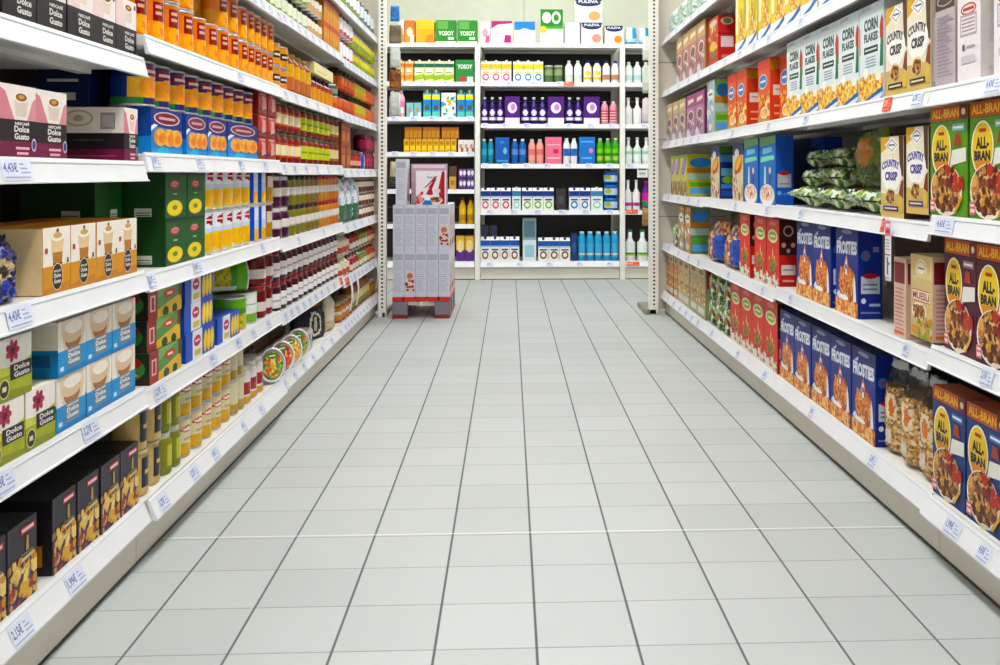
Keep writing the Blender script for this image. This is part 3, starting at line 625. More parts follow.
def a_muesli(b, fr):
    b.ell(fr, .5, .84, .26, .11, '#f3ead6'); b.ell(fr, .5, .84, .22, .09, '#d8c49c'); b.ell(fr, .5, .84, .18, .07, '#f3ead6'); b.rect(fr, .36, .83, .64, .85, '#8a7a5c'); b.pg(fr, [(0, .72), (1, .72), (1, 1), (.84, .8)], '#e6cf98')
    b.rect(fr, .1, .44, .9, .58, '#a8303c'); b.rect(fr, .1, .45, .9, .57, '#f0e6d4'); b.text(fr, 'MUESLI', .13, .465, .87, .555, '#a8303c')
    b.ell(fr, .42, .32, .34, .11, '#f6efdd'); b.ell(fr, .42, .32, .29, .085, 'muesli'); b.blobs(fr, .2, .26, .64, .38, 20, .009, ['muesli', '#b8743c', '#7a4420'], 5); b.blobs(fr, .4, .02, 1, .26, 26, .012, ['muesli', '#d98a3c', '#c9a04c', '#8aa03a'], 6); b.rect(fr, .08, .04, .4, .14, '#d8a45c')
def s_pink(b, s): b.rect(s, .05, .68, .95, .94, '#8a3a3e'); [b.rect(s, .12, .1 + .05 * i, .88 - .12 * (i % 2), .12 + .05 * i, '#c98f88') for i in range(11)]; b.rect(s, .1, .04, .9, .08, '#d8743c')
# --- round tins, jars and bottles
def tin(h, label, name='food_tin', rad=None, n=44, nz=26):
    def make(w):
        r = rad or w / 2 * .985; b = MB()
        b.lathe([(r * .93, 0), (r * .985, .0015), (r * .985, .004), (r * .95, .006), (r * .95, h - .006), (r * .985, h - .004), (r * .985, h - .001), (r * .93, h), (r * .91, h - .004), (r * .6, h - .0035), (0.001, h - .0035)], 'tin', n=20, cap1=False)
        l = MB(); l.lathe([(r * .975, .006 + (h - .012) * j / nz) for j in range(nz + 1)], label, n=n, cap0=False, cap1=False)
        return P(name, b, [('label', l, None)], h, dy=r)
    return make
def inel(a, v, a0, v0, ra, rv): return ((a - a0) / ra) ** 2 + ((v - v0) / rv) ** 2 < 1
def l_peachbig(a, v):
    if v > .93 or v < .05: return '#d8700f/g'
    if -.42 < a < .02 and v > .46: return '#e0b0a0/g' if (.62 < v < .68 or .78 < v < .85) and -.34 < a < -.08 else '#8e1c1c/g'
    if .02 < a < .2 and v > .46: return '#b8481c/g'
    if inel(a, v, -.1, .26, .36, .22): return '#f7a81e/g' if not inel(a, v, -.02, .22, .18, .1) else '#f07f12/g'
    if inel(a, v, .4, .3, .26, .22): return '#f9b434/g'
    if inel(a, v, -.85, .3, .3, .2) or inel(a, v, .9, .3, .3, .2): return '#f5a020/g'
    if inel(a, v, 0, .72, .25, .14): return '#f08a1a/g'
    return '#e9780e/g' if v > .45 else '#ee8d14/g'
def l_peachblue(a, v):
    if inel(a, v, 0, .82, .7, .14): return '#7c1230/g' if not (abs(v - .82) < .035 and abs(a) < .5) else '#d9b8b8/g'
    if inel(a, v, 0, .43, .62, .28): return '#f59a1a/g' if not inel(a, v, .15, .4, .3, .15) else '#ec8210/g'
    if v > .66: return '#1d2f7a/g'
    if v < .14: return '#23336a/g' if abs(a) < .5 else '#3d8a4a/g'
    return '#f2b42a/g' if abs(a) < .9 else '#27408f/g'
def l_fruitmix(a, v):
    if v > .62:
        if inel(a, v, .05, .82, .45, .13): return '#b02436/g' if abs(v - .82) > .03 else '#f0d0d0/g'
        return '#e4e9f2/g' if abs(a) < .85 else '#2f55b8/g'
    if v > .5: return '#cfdcee/g' if abs(a) < .8 else '#2f55b8/g'
    if inel(a, v, 0, .25, .7, .24): return '#f2b614/g' if not inel(a, v, .25, .2, .25, .12) else '#e08d10/g'
    return '#e9c84a/g' if v > .08 else '#c9d4a0/g'
def l_bluewhite(a, v):
    if abs(a) > .35: return '#2c56c0/g'
    if v > .6: return '#dfe6f2/g'
    return '#eeb81c/g' if v < .35 else '#c9d4ea/g'
def l_brownmix(a, v):
    if v > .8: return '#6a2c2c/g'
    if v > .45: return '#d9c9b4/g' if abs(a) < .5 else '#9a5a4a/g'
    return '#c9762c/g' if (int(a * 6) + int(v * 9)) % 2 else '#a8963c/g'
def l_palm(a, v):
    if v < .36: return '#e0a81e/g' if inel(a, v, .0, .16, .8, .17) else '#c2a44c/g'
    if inel(a, v, -.12, .74, .42, .09): return '#c03a3a/g' if not inel(a, v, -.12, .74, .3, .05) else '#f2e6da/g'
    if v > .92: return '#d9cf9c/g'
    if .42 < v < .5: return '#b8a878/g' if abs(a) < .4 else '#ddd2a8/g'
    return '#ded4ac/g'
def l_greencan(a, v):
    if v > .7: return '#63ad2a/g'
    if .32 < a < .6: return '#e9ece2/g'
    if v < .5 and abs(a) < .5: return '#d9b42a/g' if (int(a * 9) + int(v * 12)) % 3 else '#7fae34/g'
    return '#4c9427/g'
def l_palegreen(a, v):
    if v > .3 and abs(a) < .6: return '#e4e8e0/g' if not .6 < v < .66 else '#9ab08a/g'
    return '#7db04a/g'
def l_blackorange(a, v):
    if .35 < v < .68: return '#1e1a18/g' if not (abs(v - .52) < .05 and abs(a) < .5) else '#d9d0c0/g'
    return '#d98a24/g'
def jar(h, body, lid, label, lv=(.18, .62), name='glass_jar', rad=None, neck=.82, lidh=.016, span=1.15, n=20, lid_label=None):
    def make(w):
        r = rad or w / 2 * .97; b = MB()
        b.lathe([(r * .85, 0), (r * .97, .003), (r, .008), (r, h * .76), (r * .96, h * .82), (r * neck, h * .88), (r * neck, h - lidh * .7)], body, n=n)
        l = MB(); l.lathe([(r * neck * .96, h - lidh), (r * neck * 1.07, h - lidh + .001), (r * neck * 1.07, h - .002), (r * neck, h)], lid, n=n)
        parts = [('lid', l, None)]
        if label:
            t = MB(); m = 14
            t.lathe([(r * 1.012, h * (lv[0] + (lv[1] - lv[0]) * i / m)) for i in range(m + 1)], label, n=22, a0=-span * PI / 2 + PI / 2 - PI / 2, a1=span * PI / 2, cap0=False, cap1=False)
            parts.append(('label', t, None))
        return P(name, b, parts, h, dy=r)
    return make
def bottle(h, body, cap, label, lv=(.15, .6), name='bottle', rad=None, shoulder=.68, neck=.35, caph=.02, n=18, span=2, sq=False):
    def make(w):
        r = rad or w / 2 * .96; b = MB(); nk = r * neck
        b.lathe([(r * .9, 0), (r, .005), (r, h * shoulder), (r * .93, h * (shoulder + .05)), (r * .6, h * (shoulder + .15)), (nk, h * (shoulder + .23)), (nk, h - caph)], body, n=n)
        c = MB(); c.lathe([(nk * 1.2, h - caph), (nk * 1.2, h - .002), (nk * 1.05, h)], cap, n=12)
        parts = [('cap', c, None)]
        if label:
            t = MB(); m = 8; t.lathe([(r * 1.012, h * (lv[0] + (lv[1] - lv[0]) * i / m)) for i in range(m + 1)], label, n=16, cap0=False, cap1=False); parts.append(('label', t, None))
        return P(name, b, parts, h, dy=r)
    return make
def bag(h, d, key, seed=1, name='snack_bag', top=.12, lean=0., crump=.004):
    def make(w):
        b = MB(); b.pillow(w, d, h, key, seed=seed, top=top, lean=lean, crump=crump); return P(name, b, h=h)
    return make
# milk cartons: a brick with a sloping roof and a screw cap
def brick(h, d, base, art, cap='#f0f2f4/p', name='drink_carton', cap_r=.011):
    def make(w):
        b = MB(); hb = h * .86
        b.box(-w / 2, 0, 0, w / 2, d, hb, base, bev=.001)
        q = [(-w / 2, .0, hb), (w / 2, 0, hb), (w / 2, d * .5, h), (-w / 2, d * .5, h)]
        b.poly(q, base); b.poly([(w / 2, d * .5, h), (w / 2, d, hb), (-w / 2, d, hb), (-w / 2, d * .5, h)], base)
        b.poly([(w / 2, 0, hb), (w / 2, d, hb), (w / 2, d * .5, h)], base); b.poly([(-w / 2, d, hb), (-w / 2, 0, hb), (-w / 2, d * .5, h)], base)
        fr = Face((-w / 2, 0, 0), (w, 0, 0), (0, 0, hb), (0, -1, 0)); art(b, fr)
        parts = []
        if cap:
            c = MB(); c.lathe([(cap_r, hb + .004), (cap_r, h * 1.0 + .004), (cap_r * .9, h + .008)], cap, n=12, cy=d * .26); parts = [('cap', c, None)]
        return P(name, b, parts, h)
    return make
# ================================================================== goods on the left
Z = LZ
def cyl(key): return lambda a, v: key
# --- bay nearest the camera
run(carton('coffee_carton', .125, .14, '#1d171b', a_black, side='#2a2226', top='#efe6e2'), 'L', 1.536, 2.252, Z[0][4], 'black and white coffee carton on near left high shelf', 'carton', n=6, far=True, pixels=False)
BURG = carton('coffee_carton', .128, .125, '#7a1a44', a_burg, side='#7a1a44', top='#f4ece6', sideart=s_burg)
run(BURG, 'L', 1.527, 1.902, Z[0][3], 'burgundy coffee carton on near left shelf above gold cartons', 'carton', n=3, far=True, pixels=False)
run(carton('coffee_carton', .122, .16, '#7a1a44', a_burg, side='#7a1a44', top='#f4ece6', sideart=s_burg), 'L', 2.178, 2.254, Z[0][3], 'lone burgundy coffee carton turned so its long side shows', 'carton', pixels=False, gap=1)
GOLD = carton('coffee_carton', .124, .20, '#dd9a3c', a_gold, side='#e6cda2', top='#d9913a')
run(GOLD, 'L', 1.802, 2.254, Z[0][2], 'gold coffee carton with latte glass on near left shelf', 'carton', n=4, pixels=False)
def k_bluebag(u, v):
    if v > .93: return '#10153a/f'
    if inel(u, v, .58, .52, .2, .16): return '#c9b28a/f' if not inel(u, v, .62, .5, .1, .1) else '#3a2a1c/f'
    if v < .35 and (int(u * 7) + int(v * 9)) % 3 == 0: return '#4c5ac0/f'
    if abs(u - .25 - v * .3) < .06: return '#5f6fd0/f'
    return '#1c2470/f'
run(bag(.115, .07, k_bluebag, 3, 'coffee_bag', crump=.005), 'L', 1.56, 1.765, Z[0][2], 'dark blue foil coffee bag beside the gold coffee cartons', 'bag', pixels=False, dep=.025)
GOLDB = carton('coffee_carton', .124, .17, '#dd9a3c', a_gold, side='#e6cda2', top='#d9913a')
BLUE = carton('coffee_carton', .105, .15, '#2f96d6', a_blue, side='#e9e1d4', top='#e9e3da', sideart=s_blue)
run(BLUE, 'L', 1.855, 2.240, Z[0][1], 'bright blue and white coffee carton', 'carton', n=3, layers=2, pixels=False, depgap=None)
LIME = carton('coffee_carton', .105, .15, '#a9b02c', a_lime, side='#c9cc8a', top='#f1ece4')
run(LIME, 'L', 1.51, 1.85, Z[0][1], 'lime green coffee carton with flower, on the shelf', 'carton', n=3, far=True, pixels=False)
run(LIME, 'L', 1.42, 1.762, Z[0][1] + .1062, 'lime green coffee carton with flower, stacked on top', 'carton', n=3, far=True, pixels=False)
DES = carton('dessert_carton', .142, .19, '#2b2a38', a_dessert, side='#211c22', top='#1b1618', sideart=s_dessert)
run(DES, 'L', 1.47, 1.785, Z[0][0], 'near black dessert carton on bottom left shelf', 'carton', n=3, far=True, pixels=False)
run(DES, 'L', 1.842, 2.252, Z[0][0], 'charcoal dessert carton between gap and pale jars', 'carton', n=4, pixels=False)
# --- second bay, bottom shelf
def l_asp(a, v): return '#171a1c/g' if abs(a) < .36 and not (abs(v - .5) < .05 and abs(a) < .2) else '#d9b87c/g'
run(jar(.105, '#d8b880/g', '#c4b58c/g', l_asp, (.2, .86), name='asparagus_jar', neck=.93, lidh=.010, span=.36), 'L', 2.266, 2.435, Z[1][0], 'pale asparagus jar with tall black label', 'jar', n=2, layers=2, pixels=False)
def l_pick(a, v): return '#c9c43a/g' if abs(a) < .3 else '#8a8f2c/g'
run(jar(.105, '#8a8a2e/g', '#d8d6c6/g', l_pick, (.2, .7), name='pickle_jar', neck=.8, lidh=.016, span=.5), 'L', 2.435, 2.57, Z[1][0], 'green pickle jar with light lid', 'jar', n=2, layers=2, pixels=False)
run(tin(.105, l_palm), 'L', 2.575, 3.03, Z[1][0], 'cream tin of palm hearts with red oval', 'tin', n=5, layers=2, pixels=False)
run(tin(.105, lambda a, v: '#d8cfae/g' if v > .3 else '#b89a54/g'), 'L', 3.03, 3.17, Z[1][0], 'plain cream tin beside red labelled jars', 'tin', n=2, layers=2, pixels=False)
def l_redw(a, v):
    if v < .22: return '#d8a028/g'
    return '#a8222c/g' if abs(a) < .55 and .25 < v < .72 else '#e6dedb/g'
run(jar(.125, '#e2d6d0/g', '#dcd8d6/g', l_redw, (.04, .78), name='sauce_jar', neck=.85, lidh=.02, span=2), 'L', 3.175, 3.42, Z[1][0], 'white jar with red label beside the salad bowls', 'jar', n=3, pixels=False)
run(jar(.075, '#4a2018/g', '#6a5a4c/g', lambda a, v: '#7a4a3a/g', (.3, .7), name='small_jar'), 'L', 3.58, 3.95, Z[2][0], 'small dark brown jar behind the round salad bowls', 'jar', n=6, layers=2, pixels=False, dep=.19)
# round ready salad bowls standing on their rims
def bowl(pic):
    def make(w):
        R = w / 2; b = MB(); M = Matrix.Translation((0, .056, R * 1.03)) @ Matrix.Rotation(PI / 2 - .12, 4, 'X')
        b.lathe([(R * .66, -.02), (R * .72, -.015), (R * .93, .038), (R, .042), (R, .047), (R * .97, .05), (R * .9, .05)], '#ffffff/p', n=32, M=M, cap1=False)
        l = MB(); k = MB()
        rn = random.Random(4); n = 32
        l.lathe([(.0005, .0505), (R * .28, .0506), (R * .52, .0506), (R * .76, .0503)], pic, n=n, M=M, cap0=False, cap1=False)
        fr = Face(M @ Vector((-R, R, .0507)), M.to_3x3() @ Vector((2 * R, 0, 0)), M.to_3x3() @ Vector((0, -2 * R, 0)), M.to_3x3() @ Vector((0, 0, 1))); fr.k = 2
        l.ell(fr, .5, .24, .2, .08, '#3e8a3c'); l.rect(fr, .38, .22, .62, .26, '#e6efe0')
        return P('salad_bowl', b, [('lid', l, 'printed film lid')], 2 * R)
    return make
mv = lambda a, v: 'mixveg'
for i, (y, c, d) in enumerate(((3.495, 'mixveg', 'salad bowl with green and red lid, nearest of the four bowls'), (3.64, 'fruit', 'salad bowl with red brown lid, second of the standing bowls'),
                               (3.78, 'corn', 'salad bowl with pale orange lid, third of the standing bowls'), (3.92, 'mixveg', 'salad bowl with orange green lid, farthest of the four bowls'))):
    o = run(bowl(c), 'L', y - .061, y + .061, Z[1][0], d, 'bowl', pixels=False, dep=.012, gap=1, jit=0, rot=-.62)
    o[0]['group'] = 'round salad bowls standing on the bottom left shelf'
def a_photo(b, fr): b.rect(fr, .0, .0, 1, 1, '#d6c4c8'); b.rect(fr, .3, .25, .8, .8, '#8a8f6a'); b.ell(fr, .55, .5, .18, .18, '#3a4a3a'); b.rect(fr, .1, .05, .9, .15, '#e6e2e0')
run(carton('salad_box', .09, .06, '#c9b8bc', a_photo), 'L', 4.06, 4.22, Z[2][0], 'grey pink photo box leaning beside the salad bowls', 'box', pixels=False, dep=.02, tilt=('X', -.0))
def k_navy(u, v): return '#e9e4d6/f' if inel(u, v, .55, .5, .2, .40) and not inel(u, v, .55, .5, .13, .32) else ('#d6c9b0/f' if inel(u, v, .55, .5, .05, .26) else '#0c1030')
run(bag(.14, .07, k_navy, 5, 'bread_bag'), 'L', 4.30, 4.56, Z[2][0], 'navy bag with white oval on bottom left shelf', 'bag', pixels=False, dep=.055, rot=-.4)
run(bag(.16, .06, lambda u, v: '#e6dcc8/f' if v > .3 else '#d8c6a0/f', 6, 'snack_bag'), 'L', 4.64, 4.80, Z[2][0], 'narrow cream pouch beside the navy bag', 'bag', pixels=False)
run(carton('wicker_tray', .12, .16, '#6a4a2c', lambda b, fr: [b.rect(fr, 0, .1 + .2 * i, 1, .2 + .2 * i, '#4c331c') for i in range(4)], side='#5a3d22'), 'L', 3.98, 4.6, Z[2][0], 'brown woven tray behind the bowls and navy bag', 'tray', n=2, pixels=False, dep=.22)
run(jar(.10, '#a8521c/g', '#c9b48c/g', lambda a, v: '#e6d8c6/g' if .4 < v < .7 else '#c47a2c/g', (.15, .75), name='sauce_jar', span=2), 'L', 4.915, 5.31, Z[3][0], 'brown sauce jar with cream label near the pallet', 'jar', n=4, pixels=False)
run(jar(.15, '#c98a2c/g', '#8a5a2c/g', lambda a, v: '#d89a3c/g', (.2, .7), name='sauce_jar', span=2), 'L', 4.92, 5.2, Z[3][0], 'taller amber jar behind the brown sauce jars', 'jar', n=2, pixels=False, dep=.14)
run(bottle(.16, '#9a5a2a/g', '#c93a2c/p', lambda a, v: '#d8c48a/g' if v > .4 else '#7a8a3c/g', name='sauce_bottle'), 'L', 5.32, 5.95, Z[3][0], 'sauce bottle at far end of bottom left shelf', 'bottle', n=7, pixels=False)
run(jar(.10, '#8a4a24/g', '#d8cfc0/g', lambda a, v: '#b87a4c/g', (.2, .7), name='sauce_jar', span=2), 'L', 5.96, 6.18, Z[3][0], 'orange brown jar touching far end panel, bottom left shelf', 'jar', n=3, pixels=False)
# --- second shelf
def a_sleeve(b, fr):
    b.rect(fr, 0, 0, .26, 1, '#a3242e'); b.rect(fr, .06, .25, .2, .75, '#e6c9c6'); b.rect(fr, .09, .3, .17, .7, '#a3242e')
    b.rect(fr, .26, 0, 1, 1, '#5f9a54'); b.pg(fr, [(.26, 0), (.26, .25), (.95, .55), (1, .3), (1, 0)], '#e0b42a'); b.pg(fr, [(.26, .6), (.9, 1), (.26, 1)], '#7fb46a'); b.ell(fr, .5, .12, .09, .16, '#2a4a1c'); b.ell(fr, .78, .12, .08, .15, '#2a4a1c'); b.ell(fr, .62, .68, .18, .14, '#c84a34'); b.rect(fr, .54, .64, .7, .72, '#f0e0d0'); b.rect(fr, .9, .5, 1, 1, '#7a3a2c')
def s_sleeve(b, s): b.rect(s, 0, 0, 1, .2, '#3a2a1c'); b.ell(s, .5, .5, .42, .4, '#4a8a4c'); b.pg(s, [(.2, .1), (.8, .3), (.6, .6)], '#d8b02c'); b.ell(s, .7, .7, .16, .18, '#a83a2c')
run(carton('tin_multipack', .0755, .13, '#3a6a3a', a_sleeve, side='#1d3320', top='#2a3a24', sideart=s_sleeve), 'L', 2.32, 2.55, Z[1][1], 'green tin multipack with red end stripe', 'carton', layers=3, pixels=False, jit=.006)
def a_corn(b, fr):
    b.rect(fr, 0, 0, .25, 1, '#3a5cc0'); b.rect(fr, .22, 0, .55, 1, '#e6e9f0'); b.rect(fr, .55, 0, 1, 1, '#2f54b4'); b.ell(fr, .38, .62, .12, .2, '#c03048'); b.rect(fr, .31, .59, .45, .66, '#f0e0e4'); b.rect(fr, .28, .1, .5, .3, '#d8c04a')
    for i in range(3): b.ell(fr, .66 + .12 * i, .45, .065, .4, '#ecc424', rot=-.12); b.ell(fr, .66 + .12 * i, .5, .03, .28, '#f6dc5a', rot=-.12)
CORN = carton('sweetcorn_multipack', .0760, .12, '#2f54b4', a_corn, side='#3456ae', top='#2a4690')
run(CORN, 'L', 2.58, 2.83, Z[1][1], 'blue sweetcorn multipack in tallest blue stack', 'carton', layers=3, pixels=False, jit=.006)
run(CORN, 'L', 2.86, 3.09, Z[1][1], 'single blue sweetcorn multipack beside green tins', 'carton', pixels=False)
GC = tin(.105, l_greencan)
run(GC, 'L', 3.095, 3.23, Z[1][1], 'bright green bean tin beside the sweetcorn', 'tin', pixels=False)
run(tin(.105, l_palegreen), 'L', 3.235, 3.36, Z[1][1], 'pale green and white bean tin beside beetroot jars', 'tin', pixels=False)
run(jar(.113, '#6a1a1c/g', '#9a2a2c/g', lambda a, v: '#d8d0cc/g' if v > .3 else '#8a2a2c/g', (.1, .5), name='cabbage_jar', neck=.86, lidh=.02, span=1.1), 'L', 3.37, 3.56, Z[1][1], 'red brown cabbage jar next to pale green tin', 'jar', n=2, layers=2, pixels=False)
run(GC, 'L', 3.02, 3.15, Z[1][1], 'green bean tin in the second row behind', 'tin', pixels=False, dep=.16)
# a tin lying on its side on top of the green ones, its lid towards the aisle
tl = tin(.12, l_greencan)(.11); o = put(tl, 'L', 3.30, .05, Z[1][1] + .1065 + .055, 'green tin lying on its side on other tins', 'tin', None, rot=-.5, tilt=('X', PI / 2))
o.location = (XL - .16, 3.22, Z[1][1] + .1065 + .055); o.rotation_euler = (Matrix.Rotation(.55, 3, 'Z') @ Matrix.Rotation(PI / 2, 3, 'Y')).to_euler()
run(tin(.105, lambda a, v: '#3a3a2c/g' if v > .5 else '#4a3a24/g'), 'L', 2.80, 3.0, Z[1][1], 'dark olive tin behind the single sweetcorn multipack', 'tin', n=2, layers=2, pixels=False, dep=.16)
BEET = lambda a, v: '#e9e6e8/g' if not .45 < v < .55 else '#b8a8b4/g'
run(jar(.113, '#4a1018/g', '#8a1a24/g', BEET, (.16, .62), name='beetroot_jar', neck=.86, lidh=.02, span=1.1), 'L', 3.58, 4.88, Z[2][1], 'beetroot jar with white label', 'jar', n=13, layers=2, pixels=False)
def vari(cols): return lambda a, v: cols[int(v * len(cols)) % len(cols)]
SM = [('#c9c4ae/g', '#d8cfae/g', ['#c84a3a/g', '#e6dcc6/g'], 'cream topped relish jar'), ('#7a2a2c/g', '#e2e0da/g', ['#d8d2c4/g', '#a83a3c/g'], 'red relish jar with white cap'), ('#5a6a34/g', '#cfd0c4/g', ['#e0d8b8/g', '#8a8a3c/g'], 'olive green relish jar'), ('#b85a4a/g', '#e4e2dc/g', ['#e6c9a0/g', '#c0503c/g'], 'salmon red relish jar')]
for i, (bd, ld, lb, nm_) in enumerate(SM):
    y0 = 4.92 + .32 * i
    run(bottle(.115, bd, ld, vari(lb), (.1, .62), name='relish_jar', neck=.42, shoulder=.55), 'L', y0, y0 + .31, Z[3][1], nm_ + ', second left shelf', 'jar', n=3, layers=2, pixels=False)
# --- third shelf
def a_pine(b, fr):
    b.rect(fr, 0, .93, 1, 1, '#0f3a16'); b.ell(fr, .42, .74, .22, .09, '#b8232c'); b.ell(fr, .42, .75, .17, .06, '#d8a0a0'); b.text(fr, 'Del Monte', .28, .725, .56, .775, '#b8232c'); b.rect(fr, .34, .52, .52, .55, '#a8c09a')
    b.ell(fr, .42, .22, .36, .17, '#c9a020'); b.ell(fr, .42, .235, .36, .165, '#ecd23a'); b.ell(fr, .42, .24, .12, .055, '#7a8a24')
def s_pine(b, s): b.rect(s, .55, .06, .8, .24, '#c9d0c4'); b.rect(s, .57, .08, .78, .10, '#3a4a3a'); b.rect(s, .57, .13, .78, .15, '#3a4a3a')
PINE = carton('pineapple_pack', .117, .17, '#0f5c1a', a_pine, side='#0f4416', top='#0d2c10', sideart=s_pine)
run(PINE, 'L', 2.43, 2.748, Z[1][2], 'dark green pineapple pack on third left shelf', 'carton', n=2, layers=2, names=['lower layer', 'upper layer'], pixels=False)
run(carton('pineapple_pack', .117, .17, '#16541f', lambda b, fr: s_pine(b, fr), side='#123f18', top='#0d2c10', sideart=s_pine), 'L', 2.262, 2.42, Z[1][2], 'dark green pineapple pack with plain end facing out', 'carton', layers=2, pixels=False, dep=.12)
run(tin(.125, l_fruitmix), 'L', 2.765, 3.265, Z[1][2], 'blue and yellow fruit tin on third left shelf', 'tin', n=5, layers=2, pixels=False)
run(tin(.125, l_bluewhite), 'L', 3.27, 3.46, Z[1][2], 'royal blue striped tin after the fruit tins', 'tin', n=2, layers=2, pixels=False)
run(tin(.125, l_brownmix), 'L', 3.465, 3.565, Z[1][2], 'brown and tan tin after the royal blue tins', 'tin', layers=2, pixels=False)
J3 = [('#4a1a3a/g', '#e4dde0/g', 'dark purple olive jar'), ('#7f7a2a/g', '#2e2c22/g', 'yellow green olive jar'), ('#8a6a20/g', '#5a2a20/g', 'amber pepper jar'), ('#c9822a/g', '#a82a2c/g', 'orange pepper jar with red lid'), ('#c9722c/g', '#b03a34/g', 'copper coloured pepper jar')]
spans = [(3.585, 3.83, 2), (3.84, 4.13, 3), (4.14, 4.4, 3), (4.41, 4.66, 3), (4.67, 4.90, 3)]
for (bd, ld, nm_), (a, b_, n) in zip(J3, spans):
    run(jar(.118, bd, ld, lambda a, v: '#ddd8d2/g' if v > .12 else '#b8b0a8/g', (.34, .62), name='olive_jar', lidh=.02, span=1.1), 'L', a, b_, Z[2][2], nm_ + ', third left shelf', 'jar', n=n, layers=2, pixels=False)
def k_silver(u, v):
    if v < .42 and .1 < u < .8: return '#3f7a4c/f' if u < .5 else '#5a6a8a/f'
    return '#e6ecf2/f' if (int(u * 5) + int(v * 7)) % 3 else '#a9b6c6/f'
run(bag(.235, .09, k_silver, 8, 'silver_pouch', crump=.007), 'L', 4.93, 5.56, Z[3][2], 'shiny silver pouch with green panel', 'bag', n=3, pixels=False)
run(jar(.078, '#6a3020/g', '#b8a890/g', lambda a, v: '#e2dccb/g' if v > .3 else '#8a3a2a/g', (.2, .72), name='sauce_jar', span=2, lidh=.012), 'L', 5.58, 6.18, Z[3][2], 'little brown jar beyond the silver pouches', 'jar', n=5, layers=3, pixels=False)
# --- fourth shelf
def a_peachpack(b, fr):
    b.pg(fr, [(0, .62), (1, .56), (1, 1), (0, 1)], '#1d2f86'); b.ell(fr, .5, .8, .42, .15, '#e6d0d0'); b.ell(fr, .5, .8, .38, .125, LOGO); b.rect(fr, .24, .77, .76, .83, '#d9a8b0'); b.pg(fr, [(0, .5), (.2, .64), (.08, .66), (0, .6)], '#f2f2f0')
    for cu in (.28, .56, .8): b.ell(fr, cu, .38, .2, .2, 'peach'); b.ell(fr, cu + .04, .36, .1, .1, '#ec7d14'); b.ell(fr, cu - .06, .46, .06, .05, '#f8c04a')
    b.rect(fr, 0, 0, 1, .14, '#2f9ae0'); b.pg(fr, [(.1, .02), (.6, .02), (.5, .16), (.3, .18)], '#5fc0e8')
def s_peach(b, s): b.pg(s, [(0, 0), (1, 0), (1, .4), (0, .3)], '#2a8ad6'); b.pg(s, [(0, .3), (1, .4), (1, 1), (0, 1)], '#1f4fae'); b.rect(s, .3, .15, .75, .55, '#b9cbe4'); b.rect(s, .34, .2, .7, .24, '#41558a'); b.rect(s, .34, .32, .7, .36, '#41558a'); b.rect(s, .34, .44, .7, .48, '#41558a')
PK = lambda w: carton('peach_multipack', .112, .15, '#2f86d6', a_peachpack, side='#1f58b8', top='#1b3c86', sideart=s_peach)(w)
run(PK, 'L', 2.34, 2.56, Z[1][3], 'blue peach multipack with barcoded end, nearest on fourth left shelf', 'carton', pixels=False)
run(PK, 'L', 2.58, 2.95, Z[1][3], 'bright blue peach multipack under the peach tins', 'carton', n=2, pixels=False)
run(PK, 'L', 2.96, 3.295, Z[1][3], 'blue peach multipack beside the red packs', 'carton', pixels=False)
run(tin(.108, l_peachblue), 'L', 2.30, 3.295, Z[1][3] + .1135, 'peach tin with maroon oval, on the blue multipacks', 'tin', n=9, pixels=False)
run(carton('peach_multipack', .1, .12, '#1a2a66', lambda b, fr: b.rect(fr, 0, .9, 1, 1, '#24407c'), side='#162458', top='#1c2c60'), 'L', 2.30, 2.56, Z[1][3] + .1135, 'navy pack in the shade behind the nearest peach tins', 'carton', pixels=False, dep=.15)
def a_redpack(b, fr): b.rect(fr, 0, .0, 1, .3, '#6a2a2c'); b.pg(fr, [(.45, .2), (.9, .3), (.8, .8), (.4, .85)], '#e0b0a8'); b.ell(fr, .3, .6, .2, .2, '#c8554a'); b.rect(fr, .1, .08, .9, .18, '#a84a44'); b.rect(fr, .2, .88, .8, .96, '#e0a0a0')
run(carton('fruit_pack', .0775, .1, '#b0342f', a_redpack, side='#8a2426', top='#7a2022'), 'L', 3.31, 3.566, Z[1][3], 'brick red fruit pack on fourth left shelf', 'carton', n=2, layers=3, pixels=False)
SAUCE = lambda lab: jar(.118, '#86180f/g', '#5a5f38/g', lab, (.2, .66), name='sauce_jar', neck=.84, lidh=.016, span=1.2)
run(SAUCE(lambda a, v: '#ecdcb4/g' if .15 < v < .85 and abs(a) < .7 else '#c2452c/g'), 'L', 3.585, 4.03, Z[2][3], 'tomato sauce jar with beige label', 'jar', n=4, layers=2, pixels=False)
run(SAUCE(lambda a, v: '#c2cc34/g' if not (.4 < v < .6 and abs(a) < .4) else '#7f9a2c/g'), 'L', 4.04, 4.68, Z[2][3], 'tomato sauce jar with lime label', 'jar', n=5, layers=2, pixels=False)
run(SAUCE(lambda a, v: '#d8c890/g' if v > .2 else '#8a6a3c/g'), 'L', 4.69, 4.89, Z[2][3], 'tomato sauce jar with sandy label', 'jar', n=2, layers=2, pixels=False)
run(carton('sauce_carton', .12, .1, '#9a4418', lambda b, fr: (b.rect(fr, .2, .2, .8, .6, '#c9823c'), b.rect(fr, .1, .7, .9, .9, '#b85a24')), side='#7a3212'), 'L', 4.93, 5.22, Z[3][3], 'rust orange carton past the tomato sauce jars', 'carton', n=2, layers=2, pixels=False)
run(jar(.105, '#7a1a24/g', '#5a3a2c/g', lambda a, v: '#b84a3c/g' if v > .5 else '#d8a890/g', (.2, .7), name='jam_jar', span=1.2), 'L', 5.24, 5.62, Z[3][3], 'dark red jam jar on fourth left shelf', 'jar', n=4, pixels=False)
run(bag(.10, .05, lambda u, v: '#4a5fc4/f' if u < .6 else '#dfe6f0/f', 4, 'sachet_bag'), 'L', 5.63, 5.78, Z[3][3], 'blue and white sachet between dark jam jars', 'bag', pixels=False)
